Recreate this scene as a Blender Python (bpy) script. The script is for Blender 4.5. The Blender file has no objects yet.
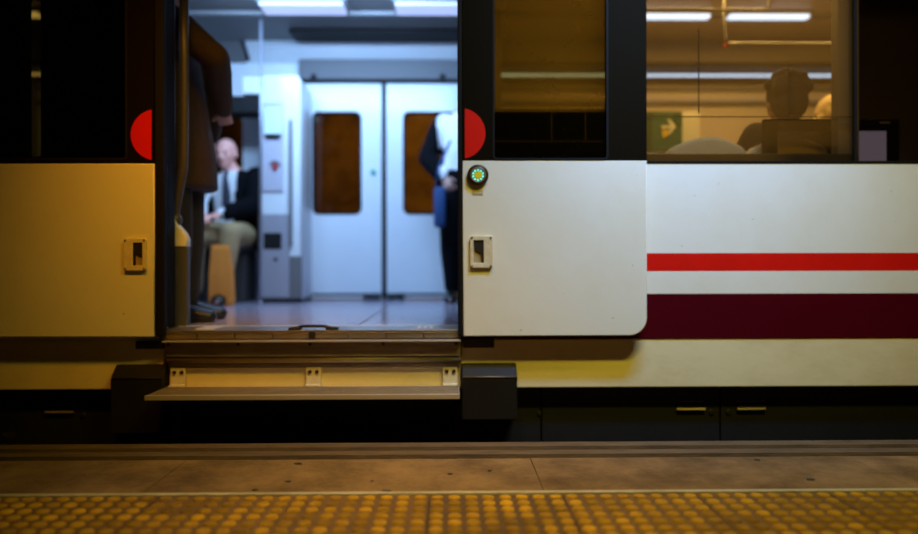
import bpy, bmesh, math, random
from mathutils import Vector, Matrix
random.seed(7)
scene = bpy.context.scene
COL = scene.collection

# ------------------------------------------------------------------ camera
F_PX, CX, CY = 690.0, 459.0, 267.0
CAM = Vector((0.0, -3.0, 0.68))
YAW, ROLL = math.radians(0.77), 0.002
_F = Vector((math.sin(YAW), math.cos(YAW), 0))
_R0 = Vector((math.cos(YAW), -math.sin(YAW), 0))
_U0 = Vector((0, 0, 1))
_R = _R0 * math.cos(ROLL) - _U0 * math.sin(ROLL)
_U = _U0 * math.cos(ROLL) + _R0 * math.sin(ROLL)
cam_d = bpy.data.cameras.new('camera')
cam_d.sensor_width = 36.0
cam_d.lens = F_PX / 918.0 * 36.0
cam_d.clip_start = 0.05
cam_d.dof.use_dof = True
cam_d.dof.focus_distance = 2.52
cam_d.dof.aperture_fstop = 0.70
cam = bpy.data.objects.new('camera', cam_d)
COL.objects.link(cam)
cam.matrix_world = Matrix(((_R.x, _U.x, -_F.x, CAM.x), (_R.y, _U.y, -_F.y, CAM.y),
                           (_R.z, _U.z, -_F.z, CAM.z), (0, 0, 0, 1)))
scene.camera = cam

# ------------------------------------------------------------------ world, colour management
vs = scene.view_settings
vs.view_transform = 'Standard'
vs.look = 'None'
vs.gamma = 1.0
vs.use_curve_mapping = False
vs.exposure = 0.0
world = bpy.data.worlds.new('night')
scene.world = world
world.use_nodes = True
world.node_tree.nodes['Background'].inputs[0].default_value = (0.010, 0.0065, 0.003, 1)
world.node_tree.nodes['Background'].inputs[1].default_value = 0.5

# ------------------------------------------------------------------ lights
def area(name, loc, aim, sx, sy, power, color, spread=180):
    d = bpy.data.lights.new(name, 'AREA')
    d.shape = 'RECTANGLE'; d.size = sx; d.size_y = sy
    d.energy = power; d.color = color; d.spread = math.radians(spread)
    o = bpy.data.objects.new(name, d); COL.objects.link(o)
    o.location = loc
    o.rotation_euler = (Vector(aim) - Vector(loc)).to_track_quat('-Z', 'Y').to_euler()
    return o
# platform luminaires, unseen and sodium-coloured, plus a blue fill added for split-toned panels
area('platform_blue_fill', (1.05, -1.0, 2.85), (1.0, 0.0, 1.30), 1.1, 0.16, 21, (0.10, 0.34, 1.0), 74)
area('platform_downlight', (-0.15, -1.3, 2.95), (-0.15, -0.75, 0.0), 0.5, 0.16, 5.0, (1.0, 0.70, 0.30), 48)
area('platform_lamp_warm', (1.1, -1.75, 2.95), (1.1, -0.2, 0.6), 1.2, 0.16, 23, (1.0, 0.84, 0.10), 110)
area('platform_lamp_sodium', (-0.95, -1.6, 2.95), (-1.05, 0.0, 1.05), 0.5, 0.16, 2.9, (1.0, 0.38, 0.02), 42)
# carriage ceiling lamps (cold fluorescent; saloon one turned amber for the golden window tone)
COLD = (0.33, 0.58, 1.0)
area('vestibule_lamp', (-0.75, 1.25, 2.42), (-0.65, 2.6, 1.5), 1.5, 0.22, 66, COLD)
area('saloon_lamp', (2.0, 1.25, 2.46), (2.0, 1.6, 0.4), 2.2, 0.22, 60, (1.0, 0.68, 0.21))
area('saloon_lamp_left', (-2.6, 1.05, 2.46), (-2.6, 1.05, 0.4), 1.2, 0.22, 4, COLD)
# opposite platform
area('opposite_platform_lamp', (-0.1, 3.9, 2.9), (-0.4, 5.4, 1.2), 1.6, 0.2, 60, (1.0, 0.68, 0.26))

# ------------------------------------------------------------------ helpers
def P(px, py, Y):
    """world point on the plane y=Y seen at photo pixel px,py"""
    r = _F * F_PX + _R * (px - CX) + _U * (CY - py)
    t = (Y - CAM.y) / r.y
    return CAM + r * t
def PX(px, Y, py=250): return P(px, py, Y).x
def PZ(py, Y, px=459): return P(px, py, Y).z

MATS = {}
def mat(name, col, rough=0.5, metal=0.0, col2=None, scale=6.0, bump=0.0, bscale=60.0, rand=0.0,
        spec=0.5, coat=0.0, stretch=(1, 1, 1), thr=(0.35, 0.7), emit=None, estr=0.0, rvar=0.0, specks=None):
    m = bpy.data.materials.new(name); m.use_nodes = True
    nt = m.node_tree; b = nt.nodes['Principled BSDF']
    b.inputs['Base Color'].default_value = (*col, 1)
    b.inputs['Roughness'].default_value = rough
    b.inputs['Metallic'].default_value = metal
    b.inputs['Specular IOR Level'].default_value = spec
    b.inputs['Coat Weight'].default_value = coat
    tc = nt.nodes.new('ShaderNodeTexCoord')
    mp = nt.nodes.new('ShaderNodeMapping'); mp.inputs['Scale'].default_value = stretch
    geo = nt.nodes.new('ShaderNodeNewGeometry')
    nt.links.new(geo.outputs['Position'], mp.inputs['Vector'])
    last = None
    if col2 is not None:
        n = nt.nodes.new('ShaderNodeTexNoise'); n.inputs['Scale'].default_value = scale
        n.inputs['Detail'].default_value = 8; n.inputs['Roughness'].default_value = 0.72
        nt.links.new(mp.outputs[0], n.inputs['Vector'])
        r = nt.nodes.new('ShaderNodeMapRange')
        r.inputs['From Min'].default_value = thr[0]; r.inputs['From Max'].default_value = thr[1]
        nt.links.new(n.outputs['Fac'], r.inputs['Value'])
        mx = nt.nodes.new('ShaderNodeMix'); mx.data_type = 'RGBA'
        mx.inputs['A'].default_value = (*col, 1); mx.inputs['B'].default_value = (*col2, 1)
        nt.links.new(r.outputs[0], mx.inputs['Factor'])
        last = mx.outputs['Result']
        if rvar:
            ra = nt.nodes.new('ShaderNodeMapRange')
            ra.inputs['To Min'].default_value = rough; ra.inputs['To Max'].default_value = rough + rvar
            nt.links.new(n.outputs['Fac'], ra.inputs['Value'])
            nt.links.new(ra.outputs[0], b.inputs['Roughness'])
    if specks:
        ns = nt.nodes.new('ShaderNodeTexNoise'); ns.inputs['Scale'].default_value = 38.0; ns.inputs['Detail'].default_value = 2
        nt.links.new(mp.outputs[0], ns.inputs['Vector'])
        rs_ = nt.nodes.new('ShaderNodeMapRange'); rs_.inputs['From Min'].default_value = 0.745; rs_.inputs['From Max'].default_value = 0.80
        nt.links.new(ns.outputs['Fac'], rs_.inputs['Value'])
        ms = nt.nodes.new('ShaderNodeMix'); ms.data_type = 'RGBA'
        nt.links.new(last, ms.inputs['A']); ms.inputs['B'].default_value = (*specks, 1)
        nt.links.new(rs_.outputs[0], ms.inputs['Factor'])
        last = ms.outputs['Result']
    if rand:
        oi = nt.nodes.new('ShaderNodeObjectInfo')
        rr_ = nt.nodes.new('ShaderNodeMapRange')
        rr_.inputs['To Min'].default_value = 1 - rand; rr_.inputs['To Max'].default_value = 1 + rand
        nt.links.new(oi.outputs['Random'], rr_.inputs['Value'])
        v = nt.nodes.new('ShaderNodeVectorMath'); v.operation = 'SCALE'
        if last is None: v.inputs[0].default_value = col
        else: nt.links.new(last, v.inputs[0])
        nt.links.new(rr_.outputs[0], v.inputs['Scale'])
        last = v.outputs[0]
    if last is not None: nt.links.new(last, b.inputs['Base Color'])
    if bump:
        n2 = nt.nodes.new('ShaderNodeTexNoise'); n2.inputs['Scale'].default_value = bscale
        n2.inputs['Detail'].default_value = 6
        nt.links.new(mp.outputs[0], n2.inputs['Vector'])
        bp = nt.nodes.new('ShaderNodeBump'); bp.inputs['Strength'].default_value = bump
        bp.inputs['Distance'].default_value = 0.01
        nt.links.new(n2.outputs['Fac'], bp.inputs['Height'])
        nt.links.new(bp.outputs[0], b.inputs['Normal'])
    if emit is not None:
        b.inputs['Emission Color'].default_value = (*emit, 1)
        b.inputs['Emission Strength'].default_value = estr
    MATS[name] = m
    return m

def glass(name, tint, gloss=0.05, haze=0.0, hazecol=(0.5, 0.4, 0.25), rough=0.03):
    """thin tinted pane: transparent + a little mirror + optional translucent haze (frosting, added glow)"""
    m = bpy.data.materials.new(name); m.use_nodes = True
    nt = m.node_tree; nt.nodes.clear()
    out = nt.nodes.new('ShaderNodeOutputMaterial')
    t = nt.nodes.new('ShaderNodeBsdfTransparent'); t.inputs[0].default_value = (*tint, 1)
    g = nt.nodes.new('ShaderNodeBsdfGlossy'); g.inputs[0].default_value = (1, 1, 1, 1); g.inputs['Roughness'].default_value = rough
    mx = nt.nodes.new('ShaderNodeMixShader'); mx.inputs[0].default_value = gloss
    nt.links.new(t.outputs[0], mx.inputs[1]); nt.links.new(g.outputs[0], mx.inputs[2])
    last = mx
    if haze:
        d = nt.nodes.new('ShaderNodeBsdfTranslucent'); d.inputs[0].default_value = (*hazecol, 1)
        n = nt.nodes.new('ShaderNodeTexNoise'); n.inputs['Scale'].default_value = 3.0; n.inputs['Detail'].default_value = 6
        geo = nt.nodes.new('ShaderNodeNewGeometry'); nt.links.new(geo.outputs['Position'], n.inputs['Vector'])
        r = nt.nodes.new('ShaderNodeMapRange'); r.inputs['To Min'].default_value = haze * 0.6; r.inputs['To Max'].default_value = haze * 1.4
        nt.links.new(n.outputs['Fac'], r.inputs['Value'])
        m2 = nt.nodes.new('ShaderNodeMixShader')
        nt.links.new(r.outputs[0], m2.inputs[0])
        nt.links.new(mx.outputs[0], m2.inputs[1]); nt.links.new(d.outputs[0], m2.inputs[2])
        last = m2
    nt.links.new(last.outputs[0], out.inputs[0])
    MATS[name] = m
    return m

# exterior
cream = mat('cream_paint', (0.78, 0.73, 0.60), 0.42, col2=(0.74, 0.66, 0.49), scale=3.0, bump=0.03, bscale=9, coat=0.15, thr=(0.45, 0.8), specks=(0.30, 0.19, 0.07))
cream_dirty = mat('cream_paint_grimy', (0.80, 0.66, 0.36), 0.5, col2=(0.62, 0.46, 0.20), scale=2.2, bump=0.05, bscale=30, thr=(0.45, 0.85), stretch=(1, 1, 2.2))
black_band = mat('black_window_band', (0.0065, 0.0040, 0.0012), 0.6, spec=0.03)
red_paint = mat('red_paint', (0.70, 0.010, 0.004), 0.42, col2=(0.60, 0.008, 0.003), scale=4, spec=0.15)
maroon = mat('maroon_paint', (0.075, 0.0008, 0.005), 0.42, col2=(0.062, 0.0008, 0.004), scale=3, spec=0.12)
rubber = mat('black_rubber', (0.006, 0.005, 0.004), 0.7, spec=0.15)
alloy = mat('brushed_alloy', (0.55, 0.50, 0.44), 0.32, 0.9, col2=(0.35, 0.29, 0.22), scale=5, stretch=(1, 6, 14), bump=0.04)
bright_alloy = mat('lightened_alloy', (0.62, 0.57, 0.55), 0.28, 0.45, col2=(0.46, 0.38, 0.34), scale=6, stretch=(1, 4, 4))
alloy_dull = mat('dull_alloy', (0.33, 0.26, 0.18), 0.45, 0.6, col2=(0.20, 0.14, 0.08), scale=7, stretch=(1, 4, 8), bump=0.05)
chrome = mat('chrome', (0.70, 0.66, 0.62), 0.38, 0.85)
black_steel = mat('black_steel', (0.007, 0.006, 0.005), 0.55, col2=(0.011, 0.009, 0.006), scale=5, bump=0.08)
box_steel = mat('grey_black_cover', (0.012, 0.010, 0.006), 0.5, col2=(0.016, 0.013, 0.008), scale=8, spec=0.15)
bolt_m = mat('dark_bolt', (0.03, 0.022, 0.015), 0.5, 0.4)
plate_m = mat('cream_casting', (0.74, 0.66, 0.48), 0.34, col2=(0.60, 0.48, 0.28), scale=25, coat=0.1)
recess_m = mat('recess_paint', (0.42, 0.33, 0.17), 0.5, col2=(0.25, 0.17, 0.07), scale=20)
led_ring = mat('led_ring', (0.3, 0.9, 0.7), 0.3, emit=(0.25, 0.90, 0.80), estr=0.8)
led_core = mat('led_core', (0.40, 0.32, 0.01), 0.4, emit=(0.40, 0.31, 0.0), estr=0.55)
sticker = mat('tan_sticker', (0.45, 0.34, 0.18), 0.5)
text_dim = mat('worn_lettering', (0.055, 0.035, 0.018), 0.7)
# platform
stone = mat('platform_stone', (0.25, 0.138, 0.056), 0.75, spec=0.25, col2=(0.085, 0.045, 0.016), scale=3.2, thr=(0.38, 0.66), bump=0.35, bscale=70, rand=0.06, rvar=0.15)
nosing_m = mat('platform_nosing', (0.15, 0.086, 0.036), 0.7, col2=(0.06, 0.033, 0.014), scale=9, bump=0.3, bscale=60, stretch=(0.6, 3, 3))
mortar = mat('platform_mortar', (0.06, 0.042, 0.024), 0.85, bump=0.3)
strip_m = mat('pale_strip', (0.50, 0.42, 0.30), 0.45, col2=(0.30, 0.23, 0.14), scale=6, bump=0.1)
tile_m = mat('tactile_tile', (0.16, 0.070, 0.008), 0.7, col2=(0.08, 0.036, 0.006), scale=14, bump=0.4, bscale=90, rand=0.25)
dome_m = mat('tactile_dome', (0.50, 0.26, 0.003), 0.65, spec=0.2, col2=(0.15, 0.075, 0.005), scale=3.2, bump=0.2, bscale=80, rand=0.32, thr=(0.38, 0.68))
debris_m = mat('chewing_gum', (0.05, 0.038, 0.025), 0.8)
track_m = mat('track_ballast', (0.02, 0.016, 0.012), 0.9, bump=0.6, bscale=25)
# interior
white_in = mat('white_laminate', (0.78, 0.80, 0.82), 0.32, col2=(0.72, 0.74, 0.77), scale=2, coat=0.1)
beige_in = mat('beige_laminate', (0.60, 0.52, 0.42), 0.4)
grey_in = mat('grey_laminate', (0.17, 0.16, 0.16), 0.45)
lilac_in = mat('lilac_grey_panel', (0.52, 0.49, 0.56), 0.4)
mid_in = mat('mid_grey_panel', (0.36, 0.34, 0.38), 0.4)
head_in = mat('header_grey', (0.10, 0.095, 0.10), 0.5)
dark_in = mat('dark_trim', (0.012, 0.011, 0.011), 0.6, spec=0.2)
floor_in = mat('grey_vinyl', (0.38, 0.34, 0.42), 0.16, col2=(0.45, 0.40, 0.48), scale=30, thr=(0.4, 0.6), spec=0.7)
ceil_in = mat('ceiling_panel', (0.10, 0.09, 0.09), 0.5)
tube_m = mat('fluorescent_tube', (0.25, 0.25, 0.3), 0.4, emit=(0.45, 0.55, 1.0), estr=0.85)
tube_s = mat('saloon_tube', (0.9, 0.95, 1), 0.4, emit=(0.32, 0.52, 1.0), estr=5.0)
pane_side = glass('grey_bronze_pane', (0.72, 0.64, 0.52), 0.025)
streak_m = mat('cove_strip_lamp', (0.9, 0.95, 1), 0.4, emit=(0.32, 0.52, 1.0), estr=4.0)
pane_door = glass('leaf_pane', (0.56, 0.46, 0.22), 0.02, 0.32, (0.42, 0.34, 0.12))
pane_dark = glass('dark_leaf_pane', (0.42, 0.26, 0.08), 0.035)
pane_win = glass('bronze_window_pane', (0.77, 0.70, 0.57), 0.03, 0.10, (0.6, 0.44, 0.20))
pane_far = glass('far_bronze_pane', (0.55, 0.42, 0.22), 0.04)
pane_screen = glass('smoked_screen', (0.92, 0.88, 0.80), 0.03)
seat_m = mat('beige_seat_cloth', (0.72, 0.64, 0.50), 0.8, bump=0.2, bscale=200)
seat_dark = mat('dark_seat_shell', (0.05, 0.045, 0.045), 0.5)
green_sign = mat('green_sign', (0.035, 0.13, 0.10), 0.5)
green_dark = mat('dark_green_sign', (0.008, 0.06, 0.04), 0.5)
white_sign = mat('white_print', (0.85, 0.85, 0.80), 0.5)
yellow_sign = mat('yellow_print', (0.75, 0.55, 0.05), 0.5)
red_btn = mat('red_button', (0.55, 0.02, 0.03), 0.4)
green_btn = mat('green_button', (0.03, 0.35, 0.22), 0.4)
screen_m = mat('reader_screen', (0.55, 0.70, 0.72), 0.3, emit=(0.5, 0.75, 0.85), estr=0.25)
glow_m = mat('emissive_pane', (0.05, 0.05, 0.08), 0.3, emit=(0.42, 0.40, 0.75), estr=0.28)
tun_m = mat('opposite_platform_wall', (0.30, 0.23, 0.13), 0.7, col2=(0.10, 0.07, 0.04), scale=1.6, thr=(0.4, 0.6))
# people
skin = mat('skin', (0.62, 0.34, 0.26), 0.5)
skin_pale = mat('skin_pale', (0.88, 0.40, 0.32), 0.5)
coat_brown = mat('brown_coat_cloth', (0.060, 0.030, 0.014), 0.85, col2=(0.042, 0.020, 0.009), scale=30, bump=0.3, bscale=120)
trouser_dark = mat('dark_brown_trouser', (0.028, 0.019, 0.013), 0.85, bump=0.2, bscale=120)
jacket_navy = mat('black_navy_cloth', (0.0035, 0.0035, 0.005), 0.9, spec=0.1, bump=0.2, bscale=100)
shirt_white = mat('white_shirt_cloth', (0.80, 0.80, 0.82), 0.8, bump=0.15, bscale=60)
tie_m = mat('dark_tie', (0.03, 0.03, 0.05), 0.6)
khaki = mat('khaki_trouser', (0.40, 0.27, 0.13), 0.85, bump=0.25, bscale=80)
shoe_m = mat('black_shoe', (0.012, 0.010, 0.009), 0.35)
hair_grey = mat('grey_hair', (0.30, 0.26, 0.23), 0.8, bump=0.6, bscale=140)
hair_dark = mat('dark_brown_hair', (0.035, 0.020, 0.012), 0.75, bump=0.8, bscale=120)
blue_cloth = mat('blue_bag_cloth', (0.012, 0.05, 0.16), 0.7, bump=0.2, bscale=120)
paper_m = mat('brown_paper', (0.78, 0.25, 0.03), 0.8, bump=0.3, bscale=20)
red_cloth = mat('red_brown_cloth', (0.16, 0.03, 0.02), 0.85)
eye_m = mat('eye_dark', (0.02, 0.015, 0.012), 0.3)
lip_m = mat('lips', (0.45, 0.17, 0.14), 0.5)

WORLD = {}
def empty(name, loc=(0, 0, 0), label=None, cat=None, group=None, parent=None):
    o = bpy.data.objects.new(name, None); COL.objects.link(o)
    o.empty_display_size = 0.1
    o.location = loc
    WORLD[o] = Vector(loc)
    if parent: adopt(o, parent); WORLD[o] = Vector(loc)
    tag(o, label, cat, group)
    return o
def adopt(o, parent):
    o.parent = parent
    o.matrix_parent_inverse = Matrix.Translation(-WORLD.get(parent, Vector((0, 0, 0))))
def tag(o, label=None, cat=None, group=None, kind=None):
    if label: o['label'] = label
    if cat: o['category'] = cat
    if group: o['group'] = group
    if kind: o['kind'] = kind
    return o
def link(name, me, material, parent=None, smooth=False, label=None):
    o = bpy.data.objects.new(name, me); COL.objects.link(o)
    if material and not me.materials: me.materials.append(material)
    if smooth:
        for p in me.polygons: p.use_smooth = True
    if parent: adopt(o, parent)
    if label: o['label'] = label
    return o
def bm_obj(name, bm, material, parent=None, smooth=False, label=None):
    bmesh.ops.recalc_face_normals(bm, faces=bm.faces)
    me = bpy.data.meshes.new(name); bm.to_mesh(me); bm.free()
    return link(name, me, material, parent, smooth, label)
def add_box(bm, x0, x1, y0, y1, z0, z1, bevel=0.0):
    r = bmesh.ops.create_cube(bm, size=1.0)
    for v in r['verts']:
        v.co = Vector(((x0 + x1) / 2 + v.co.x * (x1 - x0), (y0 + y1) / 2 + v.co.y * (y1 - y0), (z0 + z1) / 2 + v.co.z * (z1 - z0)))
    if bevel:
        es = list({e for v in r['verts'] for e in v.link_edges})
        bmesh.ops.bevel(bm, geom=es, offset=bevel, segments=2, profile=0.5, affect='EDGES')
def box(name, x0, x1, y0, y1, z0, z1, material, parent=None, bevel=0.003, label=None):
    bm = bmesh.new(); add_box(bm, min(x0, x1), max(x0, x1), min(y0, y1), max(y0, y1), min(z0, z1), max(z0, z1), bevel)
    return bm_obj(name, bm, material, parent, False, label)
def prism_x(name, prof, x0, x1, material, parent=None, bevel=0.0, label=None):
    """profile of (y,z) points extruded along x"""
    bm = bmesh.new()
    a = [bm.verts.new((x0, y, z)) for y, z in prof]; b = [bm.verts.new((x1, y, z)) for y, z in prof]
    n = len(prof)
    bm.faces.new(a); bm.faces.new(b[::-1])
    for i in range(n): bm.faces.new((a[i], b[i], b[(i + 1) % n], a[(i + 1) % n]))
    if bevel: bmesh.ops.bevel(bm, geom=list(bm.edges), offset=bevel, segments=1, affect='EDGES')
    return bm_obj(name, bm, material, parent, False, label)
def rr(x0, x1, z0, z1, r=0.0, corners=(1, 1, 1, 1), n=6):
    """rounded rectangle; corners = (bl, br, tr, tl)"""
    pts = []
    cs = [(x0, z0, 1, 1, 180), (x1, z0, -1, 1, 270), (x1, z1, -1, -1, 0), (x0, z1, 1, -1, 90)]
    for k, (x, z, sx, sz, a0) in enumerate(cs):
        if r and corners[k]:
            for i in range(n + 1):
                a = math.radians(a0 + 90 * i / n)
                pts.append((x + sx * r + r * math.cos(a), z + sz * r + r * math.sin(a)))
        else: pts.append((x, z))
    return pts
def circ(cx, cz, r, n=28, a0=0, a1=360):
    full = abs(a1 - a0) >= 360
    m = n if full else n + 1
    return [(cx + r * math.cos(math.radians(a0 + (a1 - a0) * i / n)), cz + r * math.sin(math.radians(a0 + (a1 - a0) * i / n))) for i in range(m)]
def shape(name, loops, y0, y1, material, parent=None, bevel=0.0, label=None):
    """flat outline(s) in xz with holes, given thickness y0..y1"""
    cu = bpy.data.curves.new(name, 'CURVE'); cu.dimensions = '2D'; cu.fill_mode = 'BOTH'
    for lp in loops:
        s = cu.splines.new('POLY'); s.points.add(len(lp) - 1)
        for p, (x, z) in zip(s.points, lp): p.co = (x, z, 0, 1)
        s.use_cyclic_u = True
    cu.extrude = max(abs(y1 - y0) / 2 - bevel, 0.0001)
    if bevel: cu.bevel_depth = bevel; cu.bevel_resolution = 1; cu.offset = -bevel
    tmp = bpy.data.objects.new('tmp', cu)
    me = bpy.data.meshes.new_from_object(tmp)
    bpy.data.objects.remove(tmp); bpy.data.curves.remove(cu)
    ym = (y0 + y1) / 2
    for v in me.vertices: v.co = Vector((v.co.x, ym - v.co.z, v.co.y))
    me.name = name; me.materials.clear()
    return link(name, me, material, parent, False, label)
def tube_bm(bm, pts, r, n=12):
    pts = [Vector(p) for p in pts]
    rings = []
    for i, p in enumerate(pts):
        t = (pts[min(i + 1, len(pts) - 1)] - pts[max(i - 1, 0)]).normalized()
        ref = Vector((0, 0, 1)) if abs(t.z) < 0.9 else Vector((0, 1, 0))
        a = t.cross(ref).normalized(); b = t.cross(a)
        ri = r[i] if isinstance(r, (list, tuple)) else r
        rings.append([bm.verts.new(p + a * ri * math.cos(2 * math.pi * k / n) + b * ri * math.sin(2 * math.pi * k / n)) for k in range(n)])
    for A, B in zip(rings, rings[1:]):
        for k in range(n): bm.faces.new((A[k], A[(k + 1) % n], B[(k + 1) % n], B[k]))
    bm.faces.new(rings[0][::-1]); bm.faces.new(rings[-1])
def tube(name, pts, r, material, parent=None, n=12, label=None):
    bm = bmesh.new(); tube_bm(bm, pts, r, n)
    return bm_obj(name, bm, material, parent, True, label)
def disc_y(name, x, z, r, y0, y1, material, parent=None, bevel=0.0, n=20):
    return shape(name, [circ(x, z, r, n)], y0, y1, material, parent, bevel)
def text(name, body, x, z, y, size, material, parent=None, label=None):
    cu = bpy.data.curves.new(name, 'FONT'); cu.body = body; cu.size = size; cu.extrude = 0.0006
    tmp = bpy.data.objects.new('tmp', cu); me = bpy.data.meshes.new_from_object(tmp)
    bpy.data.objects.remove(tmp); bpy.data.curves.remove(cu)
    for v in me.vertices: v.co = Vector((x + v.co.x, y - v.co.z, z + v.co.y))
    me.name = name; me.materials.clear()
    return link(name, me, material, parent, False, label)

# ================================================================== PLATFORM (setting)
EDGE_Y = -0.295
STRIP_Y = -0.928
NB = EDGE_Y - 0.25
platform = box('floor', -4.5, 4.5, -7.0, NB, -1.0, -0.03, mortar, bevel=0)
tag(platform, 'brown stone station platform with a yellow tactile strip', None, None, 'structure')
# nosing with two long ribs
NB = EDGE_Y - 0.25
prof = [(NB, -0.10), (NB, -0.002), (NB + 0.006, -0.040), (NB + 0.042, -0.040), (NB + 0.048, 0.0), (NB + 0.105, 0.0), (NB + 0.112, -0.038),
        (NB + 0.150, -0.038), (NB + 0.157, 0.0), (EDGE_Y - 0.045, 0.0), (EDGE_Y - 0.012, -0.004), (EDGE_Y, -0.018), (EDGE_Y, -0.10)]
prism_x('edge_nosing', prof, -4.5, 4.5, nosing_m, platform)
# kerb slabs
seams = [-4.5, -3.3, -2.1, -0.93, 0.285, 1.42, 2.6, 3.8]
for a, b in zip(seams, seams[1:]):
    box('kerb_slab', a + 0.0007, b - 0.0007, STRIP_Y + 0.018, NB - 0.003, -0.06, random.uniform(-0.001, 0.001), stone, platform, 0.0015)
box('edge_strip', -4.5, 4.5, STRIP_Y - 0.004, STRIP_Y + 0.015, -0.05, 0.003, strip_m, platform, 0.002)
# tactile tiles with domes
TS = 0.40
X0 = PX(290, -1.0, 500)
tile_y1 = STRIP_Y - 0.006
tile_bm = bmesh.new(); add_box(tile_bm, 0.0008, TS - 0.0008, -TS + 0.0008, 0, -0.05, -0.003, 0.002)
tile_me = bpy.data.meshes.new('tactile_tile'); tile_bm.to_mesh(tile_me); tile_bm.free(); tile_me.materials.append(tile_m)
dm = bmesh.new(); seg = 12
ringsd = []
for r_, h_ in ((0.0192, 0.0), (0.0176, 0.0040), (0.0140, 0.0056)):
    ringsd.append([dm.verts.new((r_ * math.cos(2 * math.pi * k / seg), r_ * math.sin(2 * math.pi * k / seg), h_)) for k in range(seg)])
for A, B in zip(ringsd, ringsd[1:]):
    for k in range(seg): dm.faces.new((A[k], A[(k + 1) % seg], B[(k + 1) % seg], B[k]))
dm.faces.new(ringsd[-1])
dome_me = bpy.data.meshes.new('dome'); dm.to_mesh(dome_me); dm.free(); dome_me.materials.append(dome_m)
for p in dome_me.polygons: p.use_smooth = True
rest = []
for i in range(-5, 8):
    tx = X0 + i * TS
    tz = random.uniform(-0.0012, 0.0012)
    for j in range(2):
        t = link('tactile_tile', tile_me, None, platform)
        ty = tile_y1 - j * TS
        t.location = (tx, ty, tz)
        WORLD[t] = Vector((tx, ty, tz))
        for r_ in range(8):
            for c_ in range(8):
                lx, ly = TS / 8 * (c_ + 0.5), -TS / 8 * (r_ + 0.5)
                wx, wy = tx + lx, ty + ly
                half = 0.70 * (wy + 3.0)
                if j == 0 and 1 <= r_ <= 6 and abs(wx + 0.01) < half:
                    d = link('dome', dome_me, None, t)
                    d.matrix_parent_inverse = Matrix.Identity(4)
                    d.location = (lx, ly, -0.003)
                    d.rotation_euler.z = random.uniform(0, 6)
                else: rest.append((wx, wy, tz - 0.003))
bmr = bmesh.new()
for (x, y, z) in rest:
    rs = [[bmr.verts.new((x + r_ * math.cos(2 * math.pi * k / 10), y + r_ * math.sin(2 * math.pi * k / 10), z + h_)) for k in range(10)] for r_, h_ in ((0.0192, 0), (0.0176, 0.0040), (0.0140, 0.0056))]
    for A, B in zip(rs, rs[1:]):
        for k in range(10): bmr.faces.new((A[k], A[(k + 1) % 10], B[(k + 1) % 10], B[k]))
    bmr.faces.new(rs[-1])
tag(bm_obj('dome_field', bmr, dome_m, platform), kind='stuff')
# flattened gum spots on the slabs
for px, py, s in ((298, 463, 1.0), (288, 481, 0.8), (255, 489, 0.9), (386, 491, 1.2), (450, 474, 0.7), (490, 471, 0.7), (757, 462, 0.8), (433, 458, 0.8), (810, 482, 1.2), (372, 481, 0.6)):
    depth = F_PX * 0.68 / (py - 267); y = depth - 3.0; x = PX(px, y, py)
    o = shape('gum_spot', [[(x + 0.011 * s * random.uniform(0.7, 1.3) * math.cos(k * 0.7), 0.008 * s * random.uniform(0.6, 1.4) * math.sin(k * 0.7)) for k in range(9)]], 0, 0.0018, debris_m)
    for v in o.data.vertices: v.co = Vector((v.co.x, y + v.co.z, 0.0016 + v.co.y))
    adopt(o, platform)
track = box('trackbed', -4.6, 4.6, EDGE_Y - 0.02, 3.3, -1.1, -0.95, track_m, bevel=0)
tag(track, 'black track bed under the train', kind='structure')

# ================================================================== TRAIN CARRIAGE
ZF = 0.41           # carriage floor height
YL = -0.075         # outer face of the door leaves
YB = 0.0            # outer face of the body
train = empty('train_carriage', (0, 0, -0.9), 'cream commuter train carriage with red and maroon stripes and open sliding doors', 'train')
XL, XR = PX(163, YB), PX(461, YB)        # doorway
XA, XE = -3.4, 4.2
zb = PZ(163.5, YB, 780)                    # bottom of the window band
# window band (dark) right of the doorway, with real openings
win_x0, win_x1 = PX(641, YB), PX(1010, YB)
lw0, lw1 = PX(486, 0), PX(612, 0)
z110 = PZ(109, 0.0, 550)
shape('window_band', [[(XR, zb), (XE, zb), (XE, 2.62), (XR, 2.62)],
                      rr(lw0, lw1, z110, 2.35, 0.02), rr(win_x0, win_x1, zb + 0.008, 2.35, 0.012)], YB, YB + 0.05, black_band, train)
sl0, sl1 = PX(25, YB), PX(41, YB)
shape('window_band', [[(XA, zb), (XL, zb), (XL, 2.62), (XA, 2.62)], rr(sl0, sl1, zb + 0.03, 2.35, 0.01)], YB, YB + 0.05, black_band, train)
box('lintel_panel', XL, XR, YB, YB + 0.05, 2.42, 2.62, black_band, train)
# lower body: cream, stripes, cream
z_r1, z_r0 = PZ(253, YB, 780), PZ(271, YB, 780)
z_m1, z_m0 = PZ(293.5, YB, 780), PZ(338, YB, 780)
z_s0 = PZ(387, YB, 720)
xs = PX(600, YB)
box('body_panel', XR, XE, YB, YB + 0.05, z_r1, zb, cream, train, 0)
st = box('stripe', XR, XE, YB, YB + 0.05, z_r0, z_r1, red_paint, train, 0, 'red painted stripe')
box('body_panel', XR, XE, YB, YB + 0.05, z_m1, z_r0, cream, train, 0)
box('stripe', XR, XE, YB, YB + 0.05, z_m0, z_m1, maroon, train, 0, 'dark maroon painted stripe')
box('body_panel', XA, XL, YB, YB + 0.05, z_m0, zb, cream, train, 0)
xbL0, xbL1 = PX(110, -0.03), PX(162, -0.03)
xbR0, xbR1 = PX(461, -0.03), PX(517, -0.03)
box('sill_panel', XR, XE, YB + 0.004, YB + 0.05, z_s0, z_m0 - 0.002, cream_dirty, train, 0.004)
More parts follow.
